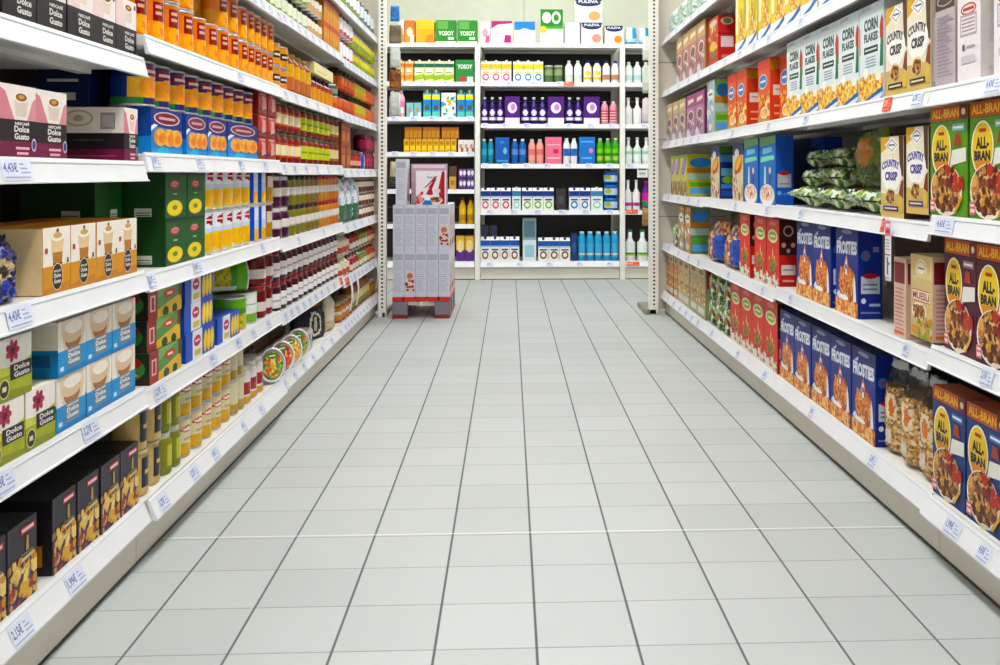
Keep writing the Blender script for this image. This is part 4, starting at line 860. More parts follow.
run(jar(.105, '#6a1634/g', '#8a2a4a/g', lambda a, v: '#c03a5a/g' if v > .5 else '#a02a4c/g', (.2, .7), name='jam_jar', span=1.2), 'L', 5.80, 6.18, Z[3][3], 'purple jam jar at far end of fourth left shelf', 'jar', n=4, layers=2, pixels=False)
# --- fifth shelf
PB = tin(.114, l_peachbig, rad=.052)
run(PB, 'L', 2.255, 3.13, Z[1][4], 'large orange peach tin on fifth left shelf', 'tin', n=8, layers=2, pixels=False, skip=((4, 1), (5, 1)))
run(carton('display_case', .11, .09, '#b8722c', lambda b, fr: (b.rect(fr, 0, .0, 1, .2, '#c9541c'), b.ell(fr, .5, .5, .3, .2, '#d8923c')), side='#8a5422', top='#6a3f18'), 'L', 2.76, 2.90, Z[1][4] + .1152, 'orange card case behind the gap in the tins', 'case', pixels=False, dep=.08)
run(tin(.11, l_peachbig), 'L', 3.135, 3.565, Z[1][4], 'smaller orange peach tin after the large tins', 'tin', n=5, layers=2, pixels=False)
run(tin(.085, l_blackorange), 'L', 3.585, 3.80, Z[2][4], 'amber tin with black band on fifth left shelf', 'tin', n=2, layers=2, pixels=False)
run(bottle(.17, '#8a3c14/g', '#c9a04a/p', lambda a, v: '#e0a83c/g' if v > .5 else '#c2641c/g', (.1, .7), name='syrup_bottle', neck=.5, shoulder=.72), 'L', 3.81, 4.24, Z[2][4], 'tall brown syrup bottle on fifth left shelf', 'bottle', n=4, pixels=False)
run(bottle(.125, '#5a2438/g', '#4a1e30/p', lambda a, v: '#e0962a/g' if v < .75 else '#a83a2c/g', (.05, .7), name='syrup_bottle', neck=.5, shoulder=.66), 'L', 4.26, 4.75, Z[2][4], 'orange labelled bottle under the cream box', 'bottle', n=5, pixels=False)
run(carton('cream_box', .05, .12, '#ece2b0', lambda b, fr: b.rect(fr, .1, .3, .6, .4, '#cfc080'), side='#d8cf9c'), 'L', 4.25, 4.74, Z[2][4] + .126, 'pale cream box lying on the orange labelled bottles', 'box', pixels=False)
run(jar(.06, '#4c5a4a/g', '#b8bab0/g', lambda a, v: '#8a9a8c/g', (.2, .6), name='small_jar'), 'L', 4.77, 4.895, Z[2][4] + .0706, 'grey green jar on a peach coloured tub', 'jar', pixels=False)
run(tin(.07, lambda a, v: '#d88a5c/g' if v > .5 else '#b85a34/g', name='food_tub'), 'L', 4.77, 4.895, Z[2][4], 'peach coloured tub at end of third bay', 'tub', pixels=False)
run(bottle(.115, '#8a2a20/g', '#2a2622/p', lambda a, v: '#d86a34/g' if v > .4 else '#c0482c/g', (.08, .62), name='sauce_bottle', neck=.42, shoulder=.6), 'L', 4.93, 5.40, Z[3][4], 'rust red sauce bottle, fifth left shelf', 'bottle', n=4, layers=2, pixels=False)
run(bottle(.115, '#a8962c/g', '#5a4a24/p', lambda a, v: '#c2b83a/g' if v > .4 else '#d88a34/g', (.08, .62), name='sauce_bottle', neck=.42, shoulder=.6), 'L', 5.41, 5.80, Z[3][4], 'mustard yellow sauce bottle, fifth left shelf', 'bottle', n=4, layers=2, pixels=False)
run(bottle(.115, '#a8452c/g', '#6a2a24/p', lambda a, v: '#d8704a/g', (.08, .62), name='sauce_bottle', neck=.42, shoulder=.6), 'L', 5.81, 6.18, Z[3][4], 'coral red sauce bottle, fifth left shelf', 'bottle', n=4, layers=2, pixels=False)
# --- sixth shelf
run(tin(.09, lambda a, v: '#d8c02c/g' if v > .35 else '#a84a5c/g'), 'L', 3.12, 3.42, Z[1][5], 'yellow tin on sixth left shelf', 'tin', n=3, pixels=False)
run(bottle(.10, '#c9cdb4/g', '#3a3c2a/p', lambda a, v: '#dfe6cf/g' if v > .3 else '#8a9a5c/g', (.08, .66), name='dressing_bottle', neck=.4, shoulder=.6), 'L', 3.43, 4.14, Z[2][5], 'pale green dressing bottle on sixth left shelf', 'bottle', n=8, layers=2, pixels=False)
run(bottle(.10, '#d8d2cf/g', '#5a4a4a/p', lambda a, v: '#e9e0d0/g' if v > .5 else '#c9a87a/g', (.08, .66), name='dressing_bottle', neck=.4, shoulder=.6), 'L', 4.15, 4.46, Z[2][5], 'white and tan dressing bottle on sixth left shelf', 'bottle', n=4, layers=2, pixels=False)
run(carton('crouton_carton', .110, .1, '#d88a1c', lambda b, fr: (b.rect(fr, 0, .78, 1, 1, '#c95a44'), b.blobs(fr, .1, .1, .9, .7, 12, .014, ['#e6a83c', '#b86a14'], 2)), side='#b86a14'), 'L', 4.48, 4.89, Z[2][5], 'orange snack carton on sixth left shelf', 'carton', n=3, layers=2, pixels=False)
run(bottle(.125, '#e2e2e4/g', '#b8402c/p', lambda a, v: '#eceaf0/g' if v > .3 else '#b8606a/g', (.06, .7), name='dressing_bottle', neck=.4, shoulder=.62), 'L', 4.93, 5.34, Z[3][5], 'white dressing bottle with red cap, sixth left shelf', 'bottle', n=4, layers=2, pixels=False)
run(bottle(.11, '#c2bc4a/g', '#e6e2da/p', lambda a, v: '#d8d03a/g' if v > .45 else '#8aa03c/g', (.06, .66), name='dressing_bottle', neck=.42, shoulder=.62), 'L', 5.35, 6.18, Z[3][5], 'yellow green dressing bottle, sixth left shelf', 'bottle', n=8, layers=2, pixels=False)
# --- seventh shelf
run(bottle(.17, '#dfe4d8/g', '#5a5c3c/p', lambda a, v: '#eef2ec/g' if v > .4 else '#8a9a5c/g', (.06, .7), name='vinegar_bottle', neck=.4, shoulder=.6), 'L', 4.66, 5.60, Z[3][6], 'white vinegar bottle on topmost left shelf', 'bottle', n=8, pixels=False)
run(bottle(.17, '#3a4a4c/g', '#1c2222/p', lambda a, v: '#dfe6ea/g' if v > .35 else '#6a7a84/g', (.06, .66), name='vinegar_bottle', neck=.4, shoulder=.6), 'L', 5.62, 6.18, Z[3][6], 'dark vinegar bottle on topmost left shelf', 'bottle', n=4, pixels=False)
# ================================================================== goods on the right
Z = RZV
def C(n, h, d, base, art, **k): return carton(n, h, d, base, art, **k)
AB = lambda bg, dk, lt: C('bran_carton', .255, .065, bg, a_allbran(bg, dk, lt), side=dk, top='#a8481c')
FRO = C('cereal_carton', .262, .072, '#22358c', a_frosties, side='#1d2f86', top='#1c2a70', sideart=s_frosties)
# bottom shelf
run(AB('#33457f', '#26356c', '#5f86c8'), 'R', 1.745, 2.262, Z[0][0], 'blue bran flakes carton on bottom right shelf', 'carton', n=3, far=True, pixels=False)
def k_clear(tint):
    def k(u, v):
        if v > .74: return 'wrap' if v < .94 else '#c9cdd0/f'
        if inel(u, v, .55, .52, .3, .14): return '#e0762c/f' if inel(u, v, .6, .52, .16, .09) else '#f0dcb8/f'
        if .2 < u < .6 and .12 < v < .28: return '#e4dccb/f'
        return tint
    return k
o = run(bag(.25, .08, k_clear('muesli'), 21, 'muesli_bag', top=.16), 'R', 2.285, 2.385, Z[0][0], 'clear bag of golden muesli touching the blue bran cartons', 'bag', pixels=False, dep=.03)
o = run(bag(.25, .085, k_clear('muesli'), 22, 'muesli_bag', top=.16), 'R', 2.39, 2.50, Z[0][0], 'upright clear muesli bag with orange badge', 'bag', pixels=False, dep=.025)
o = run(bag(.25, .07, k_clear('muesli'), 23, 'muesli_bag', top=.16), 'R', 2.515, 2.605, Z[0][0], 'slumped clear muesli bag leaning at the navy carton', 'bag', pixels=False, dep=.035, rot=.15)
run(bag(.19, .09, lambda u, v: '#2c4a9c/f' if v < .6 else '#3a3f55/f', 24, 'snack_bag'), 'R', 2.36, 2.62, Z[0][0], 'blue snack bag in shade behind the muesli bags', 'bag', n=2, pixels=False, dep=.17)
FRO4 = C('cereal_carton', .252, .072, '#22358c', a_frosties, side='#1d2f86', top='#1c2a70', sideart=s_frosties)
run(FRO4, 'R', 2.62, 3.568, Z[1][0], 'navy frosted flakes carton on bottom right shelf', 'carton', n=5, pixels=False)
RED = C('cereal_carton', .265, .07, '#dc4036', a_red, side='#c42822', top='#9a1c1c', sideart=s_red)
run(RED, 'R', 3.59, 4.375, Z[2][0], 'red chocolate cereal carton on bottom right shelf', 'carton', n=4, pixels=False)
def k_gbag(u, v): return 'greenbag' if not inel(u, v, .5, .5, .2, .12) else '#c98a5a/f'
GBAG = bag(.132, .07, k_gbag, 31, 'cereal_bag', crump=.007)
run(GBAG, 'R', 4.39, 4.89, Z[2][0], 'green cereal bag on bottom right shelf beside red cartons', 'bag', n=3, layers=2, pixels=False)
run(C('cereal_carton', .27, .09, '#2c3a5a', a_mixbox, side='#1c2440'), 'R', 4.5, 4.86, Z[2][0], 'dark blue carton standing behind the green bags', 'carton', n=2, pixels=False, dep=.2)
run(C('oat_carton', .27, .08, '#b0a684', a_beige, side='#8a8a68', sideart=s_redbit), 'R', 4.93, 5.36, Z[3][0], 'beige oat carton beyond the green bags', 'carton', n=2, pixels=False)
run(C('oat_carton', .26, .08, '#c2b48c', a_beige, side='#9aa084', sideart=s_redbit), 'R', 5.38, 5.75, Z[3][0], 'taller tan oat carton with green tint', 'carton', n=2, pixels=False)
run(C('oat_carton', .255, .08, '#c88a6a', a_beige, side='#b06a4a', sideart=s_redbit), 'R', 5.77, 6.17, Z[3][0], 'salmon oat carton touching the right end panel', 'carton', n=3, pixels=False)
# second shelf
ABM = AB('#5a2438', '#3f1426', '#b08a96')
pa = ABM(.17)
o = put(pa, 'R', 1.955, .02, Z[0][1] + .0006, 'maroon bran flakes carton, second from the beige muesli carton', 'carton', 'maroon bran flakes cartons', rot=.0)
o = put(pa, 'R', 2.13, .026, Z[0][1] + .0006, 'maroon bran flakes carton right next to the beige muesli carton', 'carton', 'maroon bran flakes cartons', rot=-.05)
o = put(pa, 'R', 1.77, .02, Z[0][1] + .0006, 'maroon bran flakes carton, third from the beige muesli carton', 'carton', 'maroon bran flakes cartons')
run(C('muesli_carton', .205, .075, '#d9c08e', a_muesli, side='#d8b8ac', top='#cdb888', sideart=s_pink), 'R', 2.262, 2.395, Z[0][1], 'beige fruit muesli carton beside the maroon cartons', 'carton', pixels=False)
run(C('muesli_carton', .205, .13, '#e6c8b8', lambda b, fr: s_pink(b, fr), side='#dab9aa', top='#cdb888', sideart=s_pink, width=.075), 'R', 2.41, 2.50, Z[1][1], 'pink sided muesli carton turned away, beside the gap', 'carton', pixels=False)
run(FRO, 'R', 2.755, 2.955, Z[1][1], 'navy frosted flakes carton beside the gap, upper row', 'carton', pixels=False)
run(FRO, 'R', 2.985, 3.355, Z[1][1], 'navy frosted flakes carton next to red cartons, upper row', 'carton', n=2, pixels=False)
run(RED, 'R', 3.575, 3.945, Z[2][1], 'red chocolate cereal carton with dark side, second right shelf', 'carton', n=2, pixels=False)
run(RED, 'R', 4.01, 4.19, Z[2][1], 'lone red chocolate cereal carton beside the snack bags', 'carton', pixels=False)
def k_kid(u, v):
    if v > .72: return 'kidbag'
    if u > .55 and v < .7: return '#4a62b4/f' if v > .2 else '#3a4a94/f'
    return 'kidbag'
KB = bag(.20, .13, k_kid, 41, 'snack_bag', top=.22, crump=.008)
run(KB, 'R', 4.24, 4.60, Z[2][1], 'red and blue snack bag beside the red carton', 'bag', pixels=False)
run(KB, 'R', 4.62, 4.96, Z[2][1], 'red and blue snack bag beside the tan cereal carton', 'bag', pixels=False)
run(C('cereal_carton', .26, .11, '#c9823c', a_mixbox, side='#6a8a6a', sideart=s_green), 'R', 5.35, 5.72, Z[3][1], 'tan cereal carton with green side, second right shelf', 'carton', n=2, pixels=False)
run(bag(.14, .06, 'greenbag', 43, 'snack_bag'), 'R', 5.76, 5.98, Z[3][1], 'teal snack bag by the right end panel', 'bag', pixels=False)
# third shelf
run(AB('#5f9a2e', '#47761f', '#8ac0d0'), 'R', 1.70, 2.272, Z[0][2], 'green bran flakes carton on third right shelf', 'carton', n=3, far=True, pixels=False)
CCP = C('crisp_carton', .216, .07, '#efe6d0', a_crisp('#5a4a9c', '#4a3a8c'), side='#5a3a2a', top='#8a6a3c')
run(CCP, 'R', 2.283, 2.412, Z[0][2], 'cream crunchy oat carton with purple lettering, beside green', 'carton', pixels=False)
run(CCP, 'R', 2.435, 2.585, Z[1][2], 'cream crunchy oat carton with purple lettering, beside bags', 'carton', pixels=False)
# a heap of green bags lying flat
GB2 = bag(.175, .056, k_gbag, 33, 'cereal_bag', crump=.009, top=.2)
k = 0
for lay, ys in enumerate(((2.70, 2.845, 2.99, 3.135, 3.28, 3.425), (3.065, 3.21, 3.355), (3.10, 3.245, 3.39))):
    p = GB2(.136) if lay == 0 else p
    for i, y in enumerate(ys):
        o = put(p, 'R', y, .02, Z[1][2], f'green cereal bag lying in heap, {ORD[i]} from camera, {["bottom", "middle", "top"][lay]} layer', 'bag', 'green cereal bags lying in a heap')
        o.rotation_euler = (Matrix.Rotation(-PI / 2 + rnd.uniform(-.02, .02) + (PI if i % 2 else 0), 3, 'Z') @ Matrix.Rotation((-PI / 2 + .05), 3, 'X')).to_euler()
        o.location = (XR + (.21 if i % 2 else .035) + lay * .025, y, Z[1][2] + .068 + lay * .066)
def k_ybag(u, v): return '#b8781c/f' if inel(u, v, .5, .6, .3, .25) else ('#4a5a24/f' if v < .4 else '#6a7a3a/f')
run(bag(.17, .09, k_ybag, 36, 'cereal_bag', crump=.007), 'R', 2.715, 2.93, Z[1][2] + .078, 'olive and amber cereal bag standing on the near end of heap', 'bag', pixels=False, dep=.06)
KR = C('cereal_carton', .268, .07, '#2272c8', a_krisp, side='#1c52b4', top='#143c8c', sideart=s_krisp)
run(C('cereal_carton', .262, .07, '#16399a', lambda b, fr: b.rect(fr, .0, .93, 1, 1, '#1c48b4'), side='#143288', top='#0f2666', sideart=s_krisp), 'R', 3.60, 4.15, Z[2][2], 'royal blue puffed rice carton behind the green heap', 'carton', n=3, pixels=False, dep=.20)
run(KR, 'R', 3.625, 4.12, Z[2][2], 'blue puffed rice carton on third right shelf', 'carton', n=2, pixels=False)
BN = C('cereal_carton', .255, .09, '#d8d0b0', a_banana, side='#26337c', top='#3a4a2c', sideart=s_bluegreen)
run(BN, 'R', 4.13, 4.34, Z[2][2], 'banana pictured cereal carton beside blue cartons', 'carton', pixels=False)
run(BN, 'R', 4.61, 4.80, Z[2][2], 'banana pictured cereal carton with navy side exposed', 'carton', pixels=False)
run(C('cereal_carton', .24, .16, '#c9c46a', a_yellowkid, side='#b8b43c', top='#6a8a2c', sideart=s_green), 'R', 5.46, 6.0, Z[3][2], 'yellow and violet cereal carton on third right shelf', 'carton', n=3, pixels=False)
# fourth shelf
CF = C('flakes_carton', .272, .075, '#e6eef0', a_cornflakes, side='#dfe4e6', top='#d6dee2')
run(CF, 'R', 2.56, 3.478, Z[1][3], 'white corn flakes carton with green stripe', 'carton', n=5, pixels=False)
CC = C('crisp_carton', .24, .075, '#efe6d0', a_crisp('#3a3236', '#3a2a26'), side='#c9b8a4', top='#8a6a3c', sideart=s_crisp)
run(CC, 'R', 2.268, 2.55, Z[1][3], 'cream crunchy oat carton with black lettering', 'carton', n=2, pixels=False)
run(C('crisp_carton', .25, .075, '#c2b4b8', a_crispback, side='#a89a98', top='#6a5a50'), 'R', 2.142, 2.248, Z[0][3], 'grey carton showing its printed back panel', 'carton', pixels=False)
run(C('muesli_carton', .27, .075, '#efeaec', a_whitecarton, side='#ddd4d6', top='#d8cfd0'), 'R', 2.025, 2.135, Z[0][3], 'white carton with red oval badge, beside grey carton', 'carton', pixels=False)
run(C('muesli_carton', .27, .075, '#efeaec', a_whitecarton, side='#d8c8b4', top='#d8cfd0', sideart=s_crisp), 'R', 1.74, 1.975, Z[0][3], 'white carton with red oval badge at right edge', 'carton', n=2, far=True, pixels=False)
OR = C('cereal_carton', .25, .085, '#e0561c', a_orange, side='#d83a1a', top='#a82a12', sideart=s_orange)
run(OR, 'R', 4.075, 4.425, Z[2][3], 'orange cereal carton beside the dark gap', 'carton', n=2, pixels=False)
run(OR, 'R', 3.70, 3.88, Z[2][3], 'orange cereal carton beside the corn flakes', 'carton', pixels=False)
run(OR, 'R', 3.50, 3.68, Z[1][3], 'orange cereal carton half hidden by corn flakes', 'carton', pixels=False, dep=.05)
run(C('cereal_carton', .265, .085, '#a9c4dc', a_mixbox, side='#8fb86a', top='#4f9a2c', sideart=s_green), 'R', 4.70, 4.89, Z[2][3], 'light blue cereal carton with green side', 'carton', pixels=False)
run(C('cereal_carton', .235, .08, '#b88aa6', a_pinkchoc('#a85a86'), side='#7a3a5a'), 'R', 4.95, 5.46, Z[3][3], 'pink chocolate cereal carton on fourth right shelf', 'carton', n=2, pixels=False)
run(C('cereal_carton', .235, .08, '#b4a48a', a_pinkchoc('#c9b48a'), side='#7a4a5a'), 'R', 5.5, 6.16, Z[3][3], 'sand topped chocolate cereal carton, fourth right shelf', 'carton', n=3, pixels=False)
# fifth shelf
run(C('flakes_carton', .27, .08, '#e6d24a', a_yellowflakes, side='#d8c23a', top='#c9b42a'), 'R', 2.92, 4.27, Z[1][4], 'yellow flakes carton on fifth right shelf', 'carton', n=7, pixels=False)
def a_redtop(b, fr): b.ell(fr, .5, .88, .4, .07, '#cfc4a8'); b.blobs(fr, .05, .3, .95, .8, 16, .02, ['#d8b83a', '#e0843c', '#f0dcae', '#a82a24'], 4); b.ell(fr, .5, .4, .36, .1, '#e2c43c'); b.ell(fr, .5, .22, .3, .06, '#6a8a3c')
def s_redtop(b, s): b.ell(s, .5, .88, .34, .08, '#c9c0a8'); b.ell(s, .5, .88, .24, .055, '#8a7a5c'); b.rect(s, .16, .34, .84, .56, '#e2c4cc'); b.rect(s, .0, .6, 1, .63, '#8a1414'); b.rect(s, .2, .12, .8, .18, '#e08a7a')
run(C('cereal_carton', .235, .09, '#c83a24', a_redtop, side='#c41f1c', top='#a01a16', sideart=s_redtop), 'R', 4.63, 4.86, Z[2][4], 'red cereal carton with bright red side, fifth right shelf', 'carton', pixels=False)
run(C('cereal_carton', .27, .08, '#c08a7a', a_pinkchoc('#c9a878'), side='#a86a4a'), 'R', 4.95, 5.80, Z[3][4], 'pinkish brown cereal carton on fifth right shelf', 'carton', n=4, pixels=False)
run(C('cereal_carton', .19, .12, '#a8682c', lambda b, fr: (b.rect(fr, .1, .2, .9, .5, '#c98a44'), b.rect(fr, 0, .86, 1, 1, '#8a5222')), side='#8a5222'), 'R', 5.9, 6.17, Z[3][4], 'plain brown carton on fifth right shelf by end', 'carton', pixels=False, dep=.1)
# sixth shelf: things just in view at the top
run(bag(.16, .1, lambda u, v: '#cfe0d6/f' if (int(u * 6) + int(v * 5)) % 3 else '#a9c6b4/f', 51, 'snack_bag', crump=.008), 'R', 4.93, 6.15, Z[3][5], 'pale green clear bag on topmost right shelf', 'bag', n=4, pixels=False)
run(bag(.16, .1, lambda u, v: '#2f7fc8/f', 52, 'snack_bag', crump=.008), 'R', 4.60, 4.88, Z[2][5], 'bright blue bag on topmost right shelf', 'bag', pixels=False)
# the offer strip hanging from the third shelf's edge
def offer_strip():
    b = MB(); b.box(-.019, -.0075, -.158, .019, -.006, .002, '#f0ecf0/p')
    fr = Face((-.019, -.0076, -.158), (.038, 0, 0), (0, 0, .16), (0, -1, 0))
    b.rect(fr, .05, .72, .95, .97, '#d98aa0'); b.rect(fr, .15, .86, .85, .92, '#f4dfe6'); b.rect(fr, .15, .77, .85, .82, '#b84a68')
    for i in range(4): b.rect(fr, .12, .5 + .05 * i, .88 - .1 * (i % 2), .515 + .05 * i, '#9a98ac')
    b.rect(fr, .05, .41, .95, .43, '#b86a84'); b.text(fr, '1', .36, .1, .56, .38, '#4a4a68'); b.rect(fr, .62, .26, .84, .3, '#6a6a88'); b.rect(fr, .12, .03, .88, .06, '#c9b4c4')
    return P('offer_strip', b, h=.16)
o = put(offer_strip(), 'R', y_on(891.5, XR), -.002, Z[1][2], 'white paper offer strip hanging from the third right shelf', 'sign')
# ================================================================== the back wall shelves
def art_milk(band, mid, spot, base='#f2f2ee'):
    def art(b, fr):
        b.rect(fr, 0, .74, 1, 1, band); b.rect(fr, 0, .68, 1, .72, mid); b.ell(fr, .5, .3, .34, .2, spot); b.ell(fr, .5, .3, .2, .11, base); b.rect(fr, .15, .52, .85, .6, band)
    return art
def art_soy(top, low):
    def art(b, fr): b.rect(fr, 0, .8, 1, 1, top); b.pg(fr, [(0, .1), (1, .2), (1, .45), (0, .35)], low); b.ell(fr, .5, .6, .3, .1, '#f4f4e6'); b.rect(fr, .2, .5, .8, .54, top)
    return art
def art_pack(logo, accent, txt=None, band=None, ink='#f4f4ee'):
    def art(b, fr):
        if band: b.rect(fr, 0, .62, 1, 1, band)
        if logo: b.ell(fr, .5, .5, .3, .2, logo)
        if accent: b.pg(fr, [(.5, .05), (.95, .05), (.95, .4), (.6, .34)], accent)
        if txt: b.text(fr, txt, .12, .32, .9, .52, ink)
    return art
def goods(kind, desc, cat, zi, ranges, ytop, zlist, dep=.03, base_y=None, layers=1, lh=None, names=None):
    z = zlist[zi]
    for_n = len(ranges); grp = desc if for_n * layers > 1 else None
    h = zb(ytop) - z if layers == 1 else lh
    w0 = sum(xb(b_) - xb(a) for a, b_ in ranges) / for_n
    proto = kind(h)(w0 * .96)
    for k in range(layers):
        for i, (a, b_) in enumerate(ranges):
            l = desc
            if for_n > 1: l += f', {ORD[i]} from left'
            if layers > 1: l += ', ' + (names or ['lower layer', 'upper layer', 'third layer'])[k]
            put(proto, 'B', (xb(a) + xb(b_)) / 2, dep + rnd.uniform(0, .006), z + .0006 + k * (h + .0006), l, cat, grp, rnd.uniform(-.02, .02))
def steps(a, b_, n): return [(a + (b_ - a) * i / n, a + (b_ - a) * (i + 1) / n) for i in range(n)]
def box_(name, base, art, d=.14, side=None, top=None): return lambda h: carton(name, h, d, base, art, side=side or base, top=top or base, sideart=lambda b, s: b.rect(s, .2, .3, .8, .5, '#e0e0d8'))
def brk(base, art, cap='#f0f2f4/p', d=.075): return lambda h: brick(h, d, base, art, cap)
def btl(body, cap, lab, name='milk_bottle', **k): return lambda h: bottle(h, body, cap, lab, name=name, **k)
L_, M_ = BZL, BZ
def lab2(c1, c2, v0=.5): return lambda a, v: c1 if v > v0 else c2
def spotlab(bg, spot, low): return lambda a, v: low if v < .28 else (spot if inel(a, v, 0, .62, .55, .22) else bg)
# top shelf, against the wall
goods(box_('drink_pack', '#f0e6da', art_pack('#e0a070', '#d88a3c')), 'white and tan drink pack at left end of back top shelf', 'pack', 6, [(398, 404)], 21, L_)
goods(box_('drink_pack', '#ee9a3c', art_pack('#f4e6c8', '#f0f0e6', band='#e07a2c')), 'orange and white drink pack on back top shelf', 'pack', 6, [(404.5, 414.5)], 21, L_)
goods(box_('drink_pack', '#f0b23c', art_pack(None, '#ee8a2a', band='#f4c534')), 'wide yellow and orange drink pack on back top shelf', 'pack', 6, [(415.5, 434.5)], 20.5, L_)
goods(box_('drink_pack', '#3f8f3c', lambda b, fr: (b.rect(fr, 0, .0, 1, .1, '#dfe6d0'), b.rect(fr, .08, .62, .6, .95, '#6fb05c'), b.text(fr, 'YOSOY', .12, .34, .9, .54, '#eef4e6'), b.rect(fr, .6, .16, .9, .28, '#cfe0c4'))), 'green soy drink pack with white name on back top shelf', 'pack', 6, [(435.5, 456.2), (456.8, 477.5)], 20.5, L_)
goods(box_('milk_pack', '#f2e9ea', art_pack('#e6a8c0', '#d8709c')), 'white and pink milk pack on back top shelf', 'pack', 5, [(480, 490)], 22, M_)
goods(box_('milk_pack', '#f4f0f0', lambda b, fr: (b.pg(fr, [(0, .66), (.3, .84), (1, .9), (1, 1), (0, 1)], '#b03a74'), b.pg(fr, [(.6, .05), (.95, .05), (.95, .38), (.66, .4)], '#c0407c'), b.rect(fr, .15, .4, .5, .5, '#d8c0cc'))), 'white milk pack with magenta corner on back top shelf', 'pack', 5, [(491, 512.5)], 21, M_)
goods(box_('milk_pack', '#f0f4f4', art_pack('#cfe6ee', None, band='#2f86d0')), 'white milk pack with blue top on back top shelf', 'pack', 5, [(514, 535.5)], 21.5, M_)
def art_greenlogo(b, fr): b.rect(fr, 0, .52, 1, 1, '#2f8a34'); b.ell(fr, .28, .76, .2, .16, '#eef4ea'); b.ell(fr, .7, .76, .2, .18, '#eef4ea'); b.ell(fr, .7, .76, .12, .1, '#2f8a34'); b.rect(fr, 0, .44, 1, .52, '#4fae44'); b.ell(fr, .12, .42, .16, .1, '#e2c83a'); b.rect(fr, .2, .1, .8, .2, '#d8e4dc')
goods(box_('milk_pack', '#f2f4ec', art_greenlogo), 'tall green and white milk pack on back top shelf', 'pack', 5, [(540, 563.5)], 9, M_)
goods(box_('milk_pack', '#f0eeee', art_pack('#eee2e2', None)), 'plain white milk pack right of tall green pack', 'pack', 5, [(564.5, 580)], 22, M_)
def art_navy(acc):
    def art(b, fr): b.rect(fr, .02, .9, .98, 1, '#1f2f66'); b.ell(fr, .5, .84, .46, .16, '#1f2f66'); b.text(fr, 'PULEVA', .14, .83, .86, .95, '#eef0f6'); b.ell(fr, .72, .28, .22, .2, acc); b.rect(fr, .1, .5, .6, .58, '#d8dce6')
    return art
goods(box_('milk_pack', '#f2f0ec', art_navy('#e8a090')), 'white milk pack with navy crest, carrying another pack', 'pack', 5, [(581, 603)], 22, M_)
NP = carton('milk_pack', .20, .14, '#f2f0ec', art_navy('#e9b080'))(.235)
put(NP, 'B', xb(588.5), .03, zb(22) + .001, 'white milk pack with navy crest stacked on two others', 'pack', None)
goods(box_('milk_pack', '#f4f0ea', art_navy('#f0963c')), 'white milk pack with navy crest and orange fruit', 'pack', 5, [(604.5, 624)], 25, M_)
def k_film(u, v): return '#4fb0e0/f' if (u > .55 and v > .35) or v < .15 else ('#e8f2f6/f' if v > .3 else '#bfe0ee/f')
goods(lambda h: bag(h, .12, k_film, 61, 'milk_pack', top=.06, crump=.003), 'light blue film wrapped pack on back top shelf', 'pack', 5, [(626, 638), (639, 651)], 26, M_)
# second shelf down
SOYB = brk('#dfe8b4', art_soy('#2f6f5c', '#a8c24a'), '#eef0ea/p')
goods(brk('#f0c890', art_soy('#e07a2c', '#e0a050'), '#eef0ea/p'), 'orange topped soy carton, second back shelf', 'carton', 5, [(396, 404), (404.5, 413.5)], 61, L_)
goods(SOYB, 'pale green soy carton with dark top, second back shelf', 'carton', 5, steps(414, 454, 4), 61, L_)
goods(box_('drink_pack', '#3f8f4c', lambda b, fr: (b.text(fr, 'YOSOY', .1, .6, .9, .8, '#eaf2e4'), b.rect(fr, .2, .04, .55, .26, '#c8605c'), b.rect(fr, .62, .04, .95, .26, '#cfe0e6'))), 'green soy drink pack with red picture, second back shelf', 'pack', 5, [(455, 474.5)], 60, L_)
goods(brk('#f4f0ea', art_milk('#f0c84a', '#e6a8c4', '#e070a0')), 'white and pink milk carton, second back shelf', 'carton', 4, steps(480.5, 511.5, 3), 61, M_)
goods(brk('#f2f4f0', art_milk('#e6d85a', '#a8cfe6', '#4a9ad0')), 'white and blue milk carton, second back shelf', 'carton', 4, steps(513, 543.5, 3), 61, M_)
goods(lambda h: jar(h, '#6f8a5c/g', '#b8c0a4/g', lab2('#93a878/g', '#5a7a50/g'), (.1, .75), name='milk_tin', neck=.96), 'olive green tin, second back shelf', 'tin', 4, [(544.5, 553.5), (554, 563)], 65, M_)
goods(btl('#f2f4f0/p', '#dfe8dc/p', lab2('#f4f6f2/p', '#d8e6dc/p')), 'plain white bottle above the red ticket', 'bottle', 4, [(565, 573.5), (574, 582.5)], 60, M_)
goods(btl('#f4f0e4/p', '#3a4a9c/p', spotlab('#f4f2ea/p', '#f0d040/p', '#e6c83a/p')), 'white and yellow bottle with blue cap, second back shelf', 'bottle', 4, [(583.5, 592.5), (593, 602)], 60, M_)
goods(btl('#f2ece8/p', '#3a4a9c/p', lab2('#f0ecf0/p', '#c89078/p')), 'white and brown bottle with blue cap, second back shelf', 'bottle', 4, [(602.5, 611), (611.5, 620)], 60, M_)
goods(btl('#e6f2ee/p', '#f0f4f2/p', lab2('#eef4f0/p', '#bfe2e0/p')), 'mint white bottle on right back bay, second shelf', 'bottle', 4, steps(625, 651, 3), 61, M_)
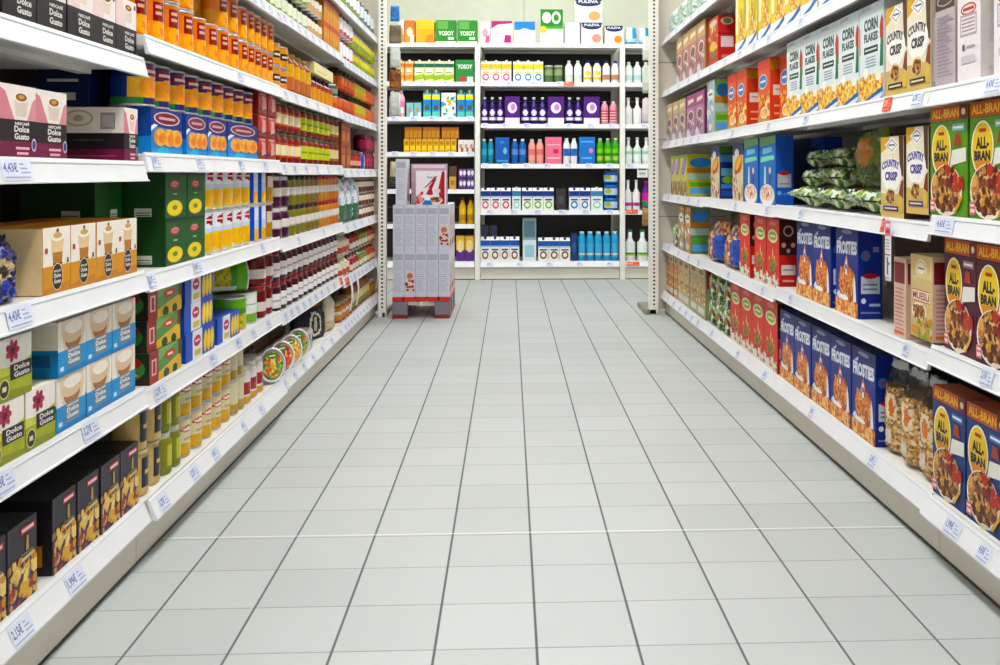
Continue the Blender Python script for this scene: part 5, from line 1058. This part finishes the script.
# third shelf down
goods(btl('#f0b8cc/p', '#e6f0c0/p', lab2('#e890b0/p', '#f6ecec/p'), shoulder=.7), 'pink and white bottle at left end, third back shelf', 'bottle', 4, [(388.5, 396), (396.5, 405)], 91, L_)
goods(box_('dessert_pack', '#8fd0d0', art_pack('#b8a89c', '#e6f2f0')), 'short teal dessert pack, third back shelf', 'pack', 4, [(406, 413.5), (414, 421)], 103, L_)
YB_ = brk('#4fa8d8', lambda b, fr: (b.rect(fr, 0, .78, 1, 1, '#eae64a'), b.rect(fr, 0, .5, 1, .76, '#3f8ad0'), b.ell(fr, .5, .42, .36, .12, '#6a5a4a'), b.rect(fr, 0, 0, 1, .25, '#6fd0c0')), '#eef0c0/p')
goods(YB_, 'blue drink carton with yellow top, third back shelf', 'carton', 4, [(423, 431), (431.7, 440)], 91, L_)
goods(box_('drink_pack', '#e9f2ea', lambda b, fr: (b.ell(fr, .5, .6, .2, .12, '#e8b04a'), b.blobs(fr, .05, .1, .95, .9, 22, .018, ['#4aa8b8', '#8cc63f', '#f4f4ee', '#3a8a9c'], 3))), 'white drink pack with teal drops, third back shelf', 'pack', 4, [(441, 456)], 93, L_)
goods(YB_, 'blue and yellow drink carton right of the wide pack', 'carton', 4, [(457, 464.7), (465.3, 473.5)], 91, L_)
PUR = btl('#3a2a72/p', '#e8e4ec/p', spotlab('#4a2f80/p', '#f0e8f2/p', '#eceaf2/p'), shoulder=.62)
goods(PUR, 'purple and white milk bottle left of purple box', 'bottle', 3, steps(480.5, 504, 3), 97, M_)
PB_ = box_('milk_pack', '#5a2a8a', lambda b, fr: (b.rect(fr, 0, 0, 1, .24, '#eceaf0'), b.ell(fr, .5, .6, .32, .2, '#efe6f2'), b.ell(fr, .55, .62, .16, .12, '#c89ad0')))
goods(PB_, 'purple milk pack with white emblem, leftmost', 'pack', 3, [(504.6, 520)], 96.5, M_)
goods(PUR, 'purple and white milk bottle between purple packs', 'bottle', 3, steps(521, 547, 3), 97, M_)
goods(PB_, 'purple milk pack with white emblem, middle one', 'pack', 3, [(547.6, 564.5)], 96.5, M_)
goods(PUR, 'purple and white milk bottle near pink bottles', 'bottle', 3, steps(565.5, 583, 2), 97, M_)
goods(PB_, 'purple milk pack with white emblem, rightmost', 'pack', 3, [(583.6, 600)], 96.5, M_)
goods(btl('#e6a0b0/p', '#f0e8ea/p', lambda a, v: '#c8505c/p' if int(v * 8) % 2 else '#f0c8cc/p', shoulder=.74), 'pink striped bottle, third back shelf', 'bottle', 3, [(601, 609), (609.6, 618)], 101, M_)
WB = btl('#f4f4f2/p', '#e6e8e6/p', lab2('#f4f4f0/p', '#eef0ee/p'), shoulder=.5, neck=.34)
goods(WB, 'big white milk bottle on right bay, third back shelf', 'bottle', 3, steps(624.5, 651.5, 3), 97, M_)
# fourth shelf down
YC = carton('drink_carton', .115, .06, '#e0a81a', lambda b, fr: (b.rect(fr, .1, .2, .9, .5, '#f2cf3a'), b.ell(fr, .5, .7, .3, .14, '#b87414')), side='#c08c14', top='#8a5a14')
ylw = [(403.5 + 5.9 * i, 409.2 + 5.9 * i) for i in range(9)]
goods(lambda h: YC, 'small yellow drink carton on left back bay', 'carton', 3, ylw, 138, L_)
BRN = carton('drink_pack', .10, .1, '#a8641c', lambda b, fr: [b.rect(fr, .04 + .25 * i, .1, .24 + .25 * i, .7, '#c98a2c') for i in range(4)], side='#8a4a14', top='#7a4414')
BRN_ = BRN(xb(421.5) - xb(404.5))
for i, (a, b_) in enumerate(((404.5, 421.5), (422.5, 439.5), (442, 458))):
    put(BRN_, 'B', (xb(a) + xb(b_)) / 2, .035, L_[3] + .117, f'brown multipack on top of yellow cartons, {ORD[i]} from left', 'pack', 'brown multipacks on the yellow cartons')
goods(box_('drink_carton', '#ece6e2', art_pack('#b8a09a', '#a85a4c'), d=.06), 'small white drink carton beside yellow cartons', 'carton', 3, steps(458, 474, 3), 140, L_)
TB = lambda c1, c2, cap='#e6eef2/p': btl(c1, cap, lab2(c2, c1), shoulder=.72, neck=.42)
goods(TB('#3f8aa8/p', '#5ab0c0/p'), 'teal blue bottle, fourth back shelf', 'bottle', 2, steps(480.5, 494, 2), 139, M_)
def art_bluebox(b, fr): b.ell(fr, .7, .5, .14, .12, '#8ac0e0'); b.rect(fr, .1, .1, .9, .16, '#6fb0e0'); b.rect(fr, .35, .78, .65, .86, '#5aa0d8')
goods(box_('milk_pack', '#2060b8', art_bluebox), 'deep blue milk pack left of the pink bottles', 'pack', 2, [(495, 509.5)], 137.5, M_)
goods(TB('#4a70b8/p', '#7a9ad8/p'), 'periwinkle bottle right of deep blue pack', 'bottle', 2, steps(511, 526.5, 2), 139, M_)
goods(TB('#f0b0a4/p', '#e88a8a/p', '#f0d8d0/p'), 'salmon pink bottle left of pink pack', 'bottle', 2, steps(528, 544, 2), 139, M_)
goods(box_('milk_pack', '#ee8aa0', lambda b, fr: (b.rect(fr, .1, .2, .9, .26, '#f6c8d0'), b.rect(fr, .5, .4, .8, .56, '#d85a7c'), b.rect(fr, .08, .7, .92, .74, '#f6c8d0'))), 'bright pink milk pack, fourth back shelf', 'pack', 2, [(545, 562)], 137, M_)
goods(btl('#f0f2f4/p', '#e6eef2/p', lab2('#3a70c8/p', '#f0f2f6/p', .35), shoulder=.72, neck=.42), 'blue and white bottle between pink and blue packs', 'bottle', 2, steps(563, 578, 2), 138, M_)
goods(box_('milk_pack', '#2478d0', lambda b, fr: (b.ell(fr, .75, .5, .14, .09, '#d890b0'), b.rect(fr, .1, .8, .9, .86, '#7ab8f0'), b.rect(fr, .15, .2, .8, .26, '#7ab8f0'))), 'sky blue milk pack beside green bottles', 'pack', 2, [(579, 595.5)], 137, M_)
goods(btl('#4aa83c/p', '#f0f0d8/p', lambda a, v: '#8ace4a/p' if v > .6 else ('#3a9a34/p' if v > .35 else '#a8c86a/p'), shoulder=.72, neck=.42), 'green bottle, fourth back shelf', 'bottle', 2, steps(596.5, 620, 3), 138, M_)
goods(btl('#eef4f0/p', '#f4f6f4/p', lambda a, v: '#a8dcb8/p' if .55 < v < .75 else '#e9f4f0/p', shoulder=.5, neck=.34), 'big white bottle with green ring on right back bay', 'bottle', 2, steps(624.5, 651.5, 3), 137, M_)
# fifth shelf down
LIL = carton('dessert_pack', .088, .09, '#7a5a9a', lambda b, fr: (b.ell(fr, .3, .6, .22, .25, '#efe8f4'), b.ell(fr, .8, .6, .2, .25, '#efe8f4'), b.rect(fr, 0, 0, 1, .2, '#4a3468')), side='#5a3f7c', top='#4a3468')
goods(lambda h: LIL, 'lilac dessert pack with white circles', 'pack', 2, [(458.5, 466), (466.5, 474)], 170, L_, layers=2, lh=.088)
goods(box_('drink_carton', '#d8a86a', lambda b, fr: (b.rect(fr, 0, .55, 1, 1, '#5a4630'), b.rect(fr, .2, .2, .8, .4, '#b8803c'))), 'tan and brown carton left of lilac packs', 'carton', 2, [(449, 456)], 166, L_)
MR = brk('#f2f2f2', art_milk('#24408c', '#8aa0d0', '#e06a7c'), '#24408c/p'); MGn = brk('#f2f4ee', art_milk('#24408c', '#8aa0d0', '#8ac05a'), '#24408c/p'); MBl = brk('#f0f2f6', art_milk('#24408c', '#6a8ad0', '#4a90d0'), '#24408c/p'); MLt = brk('#eaf2f2', art_milk('#5a8ab8', '#cfe2e6', '#a8d8c8'), '#e6eef0/p')
goods(MR, 'milk carton with blue top and red spot', 'carton', 1, steps(480.3, 511, 3), 188, M_)
goods(MLt, 'pale milk carton with mint spot, fifth back shelf', 'carton', 1, [(512, 521)], 188, M_)
goods(MGn, 'milk carton with blue top and green spot', 'carton', 1, steps(522, 554, 3), 188, M_)
goods(box_('milk_pack', '#3a3a3e', art_pack('#55555c', None)), 'dark grey pack between milk cartons, fifth back shelf', 'pack', 1, [(556, 566)], 189, M_)
goods(MBl, 'milk carton with blue top and blue spot', 'carton', 1, steps(569, 590.5, 2), 188, M_)
goods(MLt, 'pale milk carton beside the blue film packs', 'carton', 1, [(591, 603)], 188, M_)
FILM = bag(.115, .09, lambda u, v: '#3f6fb8/f' if v > .65 or v < .2 else ('#a8b83c/f' if inel(u, v, .3, .45, .2, .2) else '#c8d8ea/f'), 62, 'milk_pack', top=.05, crump=.003)
goods(lambda h: FILM, 'blue film pack in a stack of three', 'pack', 1, [(604, 619)], 170, M_, layers=3, lh=.113, names=['lowest', 'middle', 'topmost'])
goods(btl('#f4f4f2/p', '#f0f0ee/p', lambda a, v: '#c050a0/p' if v < .3 else '#f2f2f0/p', shoulder=.5, neck=.34), 'white bottle with pink foot, fifth back shelf', 'bottle', 1, steps(624.5, 641, 2), 180, M_)
goods(btl('#7a3a9c/p', '#e050a0/p', lambda a, v: '#d84a9c/p' if v > .4 else '#3a9a4c/p', shoulder=.6), 'magenta and green bottle beside white bottles', 'bottle', 1, [(642, 651)], 181, M_)
# sixth shelf and base
goods(btl('#d8a81a/g', '#7a2a1c/p', lab2('#e8c040/g', '#b88a14/g'), name='oil_bottle', shoulder=.66, neck=.4), 'golden yellow bottle behind the pallet', 'bottle', 1, [(458.5, 466), (466.5, 474.5)], 198, L_)
goods(box_('biscuit_pack', '#e8c06a', lambda b, fr: (b.rect(fr, 0, 0, 1, .45, '#6a4a94'), b.ell(fr, .5, .6, .4, .24, '#f2dca0'))), 'purple and cream pack on left back base', 'pack', 0, [(456, 464.5), (465, 474)], 236, L_)
CK = brk('#f2f0ea', art_milk('#2f62b0', '#8ab0e0', '#8a5a2c'), '#2a4a8c/p')
goods(CK, 'milk carton with brown biscuit spot, left group', 'carton', 0, steps(480.3, 519.5, 4), 237, M_)
goods(box_('milk_pack', '#4a4f66', art_pack('#b8c0d4', None), d=.1), 'slate pack standing behind left biscuit milk cartons', 'pack', 0, [(480.3, 488.5), (489, 497)], 226, M_, dep=.15)
def art_display(b, fr): b.rect(fr, 0, .5, 1, 1, '#8aa8b0'); b.rect(fr, .1, .56, .9, .94, '#5f7a84'); b.rect(fr, 0, 0, 1, .48, '#dfeaf0'); b.rect(fr, .15, .1, .85, .38, '#a8cfe0')
goods(box_('milk_pack', '#cfdfe6', art_display), 'tall grey blue case between biscuit milk cartons', 'case', 0, [(522.5, 536.5)], 218.5, M_)
goods(CK, 'milk carton with brown biscuit spot, right group', 'carton', 0, steps(538, 570.5, 3), 238, M_)
goods(box_('milk_pack', '#2f4a78', art_pack('#4a6a9c', None)), 'dark blue carton beside light blue bottles', 'carton', 0, [(571, 577.5)], 234, M_)
goods(btl('#5aa8d8/p', '#c8e6f4/p', lambda a, v: '#e8d8c0/p' if .12 < v < .25 else '#6ab4e0/p', shoulder=.76, neck=.5), 'light blue tall bottle on back base', 'bottle', 0, steps(578, 619.5, 5), 232, M_)
goods(btl('#f2f6f4/p', '#1f8a5a/p', lambda a, v: '#c8d84a/p' if v < .16 else ('#3aa07a/p' if v < .3 else '#f0f4f2/p'), shoulder=.5, neck=.4), 'white bottle with green cap on right back base', 'bottle', 0, [(625, 636.5), (637.5, 649)], 230, M_)

# ================================================================== red pallet with cereal cartons
PY0, PX0 = 6.03, -.727
pal = empty('display_pallet', (-.55, 6.33, 0)); tag(pal, 'small red display pallet carrying grey cereal cartons', 'pallet'); check_label(pal['label'])
RDM = '#c8281c/m'
b = MB()
for i in range(5): b.box(-.178 + .0725 * i, -.30, .106, -.178 + .0725 * i + .066, .30, .134, RDM, bev=.003)
link('deck', b.mesh('deck'), pal)
for sx in (-.178, .083):
    for sy in (-.30, -.05, .20):
        b = MB(); b.box(sx, sy, .022, sx + .095, sy + .10, .106, '#7d7480/m', bev=.004); link('block', b.mesh('block'), pal)
    b = MB(); b.box(sx, -.30, .0, sx + .095, .30, .022, '#8a1f1a/m', bev=.003); link('runner', b.mesh('runner'), pal)
b = MB(); b.box(-.083, -.28, .082, -.01, -.26, .106, '#d8d0c0/m'); b.box(.01, -.28, .080, .08, -.26, .106, '#d8d0c0/m'); c = link('label_holder', b.mesh('label_holder'), pal); c['label'] = 'cream label holders under the deck'
# cartons standing with their narrow side towards the aisle; local -Y is the spine
def a_spine(printed):
    def art(b, fr):
        b.rect(fr, .04, .54, .96, .545, '#9a9cae'); b.rect(fr, .08, .8, .92, .93, '#b4b6c6')
        for i in range(9): b.rect(fr, .14, .12 + .045 * i, .86 - .1 * (i % 3), .132 + .045 * i, '#a9abbe')
        for i in range(4): b.rect(fr, .14, .6 + .045 * i, .8, .612 + .045 * i, '#a9abbe')
        if printed:
            b.rect(fr, .08, .1, .92, .58, '#e0cfd0'); b.ell(fr, .5, .45, .26, .07, '#b87a70'); b.blobs(fr, .15, .14, .85, .4, 14, .011, ['#a8322c', '#c8705c', '#e6c8b8', '#6a3a3c'], 3); b.rect(fr, .2, .2, .8, .24, '#a8322c')
    return art
def s_specialk(b, s):
    b.rect(s, .04, .04, .96, .96, '#eceaf0'); b.pg(s, [(.8, .05), (.96, .05), (.96, .8), (.86, .8)], '#b82436'); b.pg(s, [(.3, .3), (.4, .28), (.7, .7), (.6, .72)], '#c02a3a'); b.ell(s, .5, .15, .3, .1, 'bran')
def spine(printed): return carton('cereal_carton', .2855, .185, '#d3d5e2', a_spine(printed), side='#e3e2ea', top='#d9d9e2', sideart=s_specialk)(.0685)
SP_, SPP = spine(False), spine(True)
colx = [-.55 - .142 + .0705 * i + .002 for i in range(5)]
side_w = ['leftmost', 'second from left', 'middle', 'second from right', 'rightmost']
for k in range(2):
    for i, x in enumerate(colx):
        pr = (k == 1 and i == 4) or (k == 0 and i == 1)
        o = put(SPP if pr else SP_, 'B', x, 6.035 - YB, .1345 + k * .2862, f'{"picture spined" if pr else "grey spined"} cereal carton on pallet, {side_w[i]}, {["lower", "upper"][k]} layer', 'carton', 'cereal cartons stacked on the red pallet', rnd.uniform(-.01, .01))
    for r in (1, 2):
        put(SP_, 'B', colx[4], 6.035 + .19 * r - YB, .1345 + k * .2862, f'cereal carton behind the rightmost pallet column, {["lower", "upper"][k]} layer, {["", "second row", "third row"][r]}', 'carton', 'cereal cartons stacked on the red pallet')
zt = .1345 + 2 * .2862 + .0003
put(SP_, 'B', -.72 + .045, 6.05 - YB, zt, 'grey spined cereal carton upright on top of the pallet stack', 'carton', None)
def a_specialk(b, fr):
    b.rect(fr, .0, .0, 1, 1, '#efe9f0'); b.text(fr, 'Special', .38, .76, .68, .84, '#4a90a0')
    b.pg(fr, [(.8, .02), (.97, .02), (.97, .98), (.88, .98), (.76, .5)], '#b01c2c'); b.pg(fr, [(.26, .48), (.34, .5), (.74, .84), (.66, .84)], '#b42434'); b.pg(fr, [(.34, .3), (.46, .28), (.7, .78), (.6, .76)], '#b42434'); b.pg(fr, [(.44, .54), (.52, .62), (.58, .3), (.48, .28)], '#c03848')
    b.ell(fr, .66, .13, .24, .11, '#e9ddd4'); b.ell(fr, .66, .15, .2, .08, 'bran'); b.pg(fr, [(.2, 0), (.56, 0), (.5, .14), (.3, .14)], '#4a86d0'); b.pg(fr, [(.24, .13), (.5, .13), (.42, .3), (.32, .3)], '#f4f4f6'); b.blobs(fr, .0, .02, .24, .34, 8, .016, ['#c84a58', '#e8a0a8', '#d8606c'], 3); b.rect(fr, .62, .36, .82, .46, '#e6d8d8')
SKF = carton('cereal_carton', .212, .06, '#efe9f0', a_specialk, side='#dcd6de', top='#e4dee4')(.185)
put(SKF, 'B', -.437 - .055, 6.05 - YB, zt, 'white cereal carton with big red letter facing the aisle', 'carton', None)
BKF = carton('cereal_carton', .255, .07, '#c2a4b4', lambda b, fr: (b.rect(fr, .05, .9, .95, .97, '#d8c8d4'), b.ell(fr, .5, .78, .1, .05, '#b0384c'), b.rect(fr, .05, .05, .95, .6, '#cdb8c4')), side='#a8949c', top='#d4c4cc')(.225)
put(BKF, 'B', -.508, 6.125 - YB, zt, 'mauve cereal carton standing behind the white one', 'carton', None)
# packs clipped to the sides of the end displays
def clip(w, h, c1, c2, s): return bag(h, .04, lambda u, v: c1 if v > .4 else c2, s, 'hanging_bag', crump=.005)(w)
for x, y, z, w, h, c1, c2, d in ((-.752, 6.36, 1.90, .06, .10, '#2f7fd0', '#4a90d8', 'blue bag hanging beside left upright near ceiling level'), (-.755, 6.4, 1.76, .08, .12, '#7a6a5a', '#8f8070', 'taupe bag hanging beside left upright, below blue bag'),
        (-.755, 6.4, 1.60, .07, .14, '#dfe4e2', '#c9d2d0', 'silvery bag hanging high beside left upright'), (-.755, 6.4, 1.46, .08, .13, '#8a4a22', '#a8642c', 'brown bag hanging beside left upright'),
        (-.755, 6.4, 1.28, .07, .16, '#d8dcd6', '#c4ccc4', 'pale bag hanging beside left upright under brown bag'), (-.755, 6.4, .82, .07, .16, '#c8c0a0', '#4a4a3c', 'cream and dark bag hanging low beside left upright'),
        (.915, 6.42, 1.66, .05, .16, '#eef4ec', '#dfe8dc', 'pale green bag hanging high beside right upright'), (.915, 6.42, 1.44, .05, .18, '#e6eee2', '#d2dccc', 'sage bag hanging beside right upright'),
        (.912, 6.42, 1.24, .05, .16, '#f0e8ee', '#e6d8e2', 'white pink bag hanging beside right upright'), (.912, 6.42, .55, .05, .12, '#b8946a', '#a8845c', 'tan bag hanging low beside right upright')):
    p = P('hanging_bag', (lambda m: (m.pillow(w, .04, h, lambda u, v: (c1 if v > .4 else c2) + '/f', seed=3, crump=.005), m)[1])(MB()), h=h)
    put(p, 'B', x, y - YB, z, d, 'bag', 'bags hanging beside the end uprights')

# paper strips and a price card hanging from shelf edges
def paper_strip(w, h, c, curl):
    b = MB(); n = 8; pr = [(-.009 - curl * math.sin(PI * i / n), .002 - h * i / n) for i in range(n + 1)]
    for i in range(n):
        (y0, z0), (y1, z1) = pr[i], pr[i + 1]
        b.poly([(-w / 2, y1, z1), (w / 2, y1, z1), (w / 2, y0, z0), (-w / 2, y0, z0)], c, True); b.poly([(-w / 2, y0 + .0008, z0), (w / 2, y0 + .0008, z0), (w / 2, y1 + .0008, z1), (-w / 2, y1 + .0008, z1)], c, True)
    return P('paper_strip', b, h=h)
ps = paper_strip(.05, .17, '#eef0f4', .012)
for i, (y, d) in enumerate(((5.02, 'white paper strip hanging from second left shelf, nearest one'), (5.22, 'white paper strip hanging from second left shelf, middle one'), (5.98, 'white paper strip hanging beside the left end upright'))):
    put(ps, 'L', y, 0, LZ[3][1] - .002, d, 'strip', 'white paper strips under the second left shelf')
def card():
    b = MB(); b.box(-.045, -.009, -.075, .045, -.0075, .0, '#eef0f2/p'); fr = Face((-.045, -.0091, -.075), (.09, 0, 0), (0, 0, .075), (0, -1, 0))
    b.rect(fr, .1, .82, .9, .96, '#4a4c52'); b.rect(fr, .2, .3, .8, .6, '#b8bcc8'); b.rect(fr, .2, .12, .8, .2, '#c8ccd6')
    return P('price_card', b, h=.075)
put(card(), 'B', xb(642), 0, BZ[2] - .036, 'white price card hanging below the green ringed bottles', 'sign')
# ------------------------------------------------------------------ camera, world, view
cd = bpy.data.cameras.new('camera'); cam = bpy.data.objects.new('camera', cd); col.objects.link(cam)
cam.location = (0, 0, EYE); cam.rotation_euler = (PI / 2, 0, -PSI)
cd.sensor_width = 36; cd.lens = F / 1000 * 36; cd.shift_x = (500 - CX) / 1000; cd.shift_y = (CY - 332.5) / 1000; cd.clip_start = .05
sc.camera = cam
w = bpy.data.worlds.new('world'); sc.world = w; w.use_nodes = True
w.node_tree.nodes['Background'].inputs['Color'].default_value = (1, .99, .97, 1); w.node_tree.nodes['Background'].inputs['Strength'].default_value = AMB
vs = sc.view_settings; vs.view_transform = 'Standard'; vs.look = 'None'; vs.gamma = 1; vs.use_curve_mapping = False; vs.exposure = EXPO
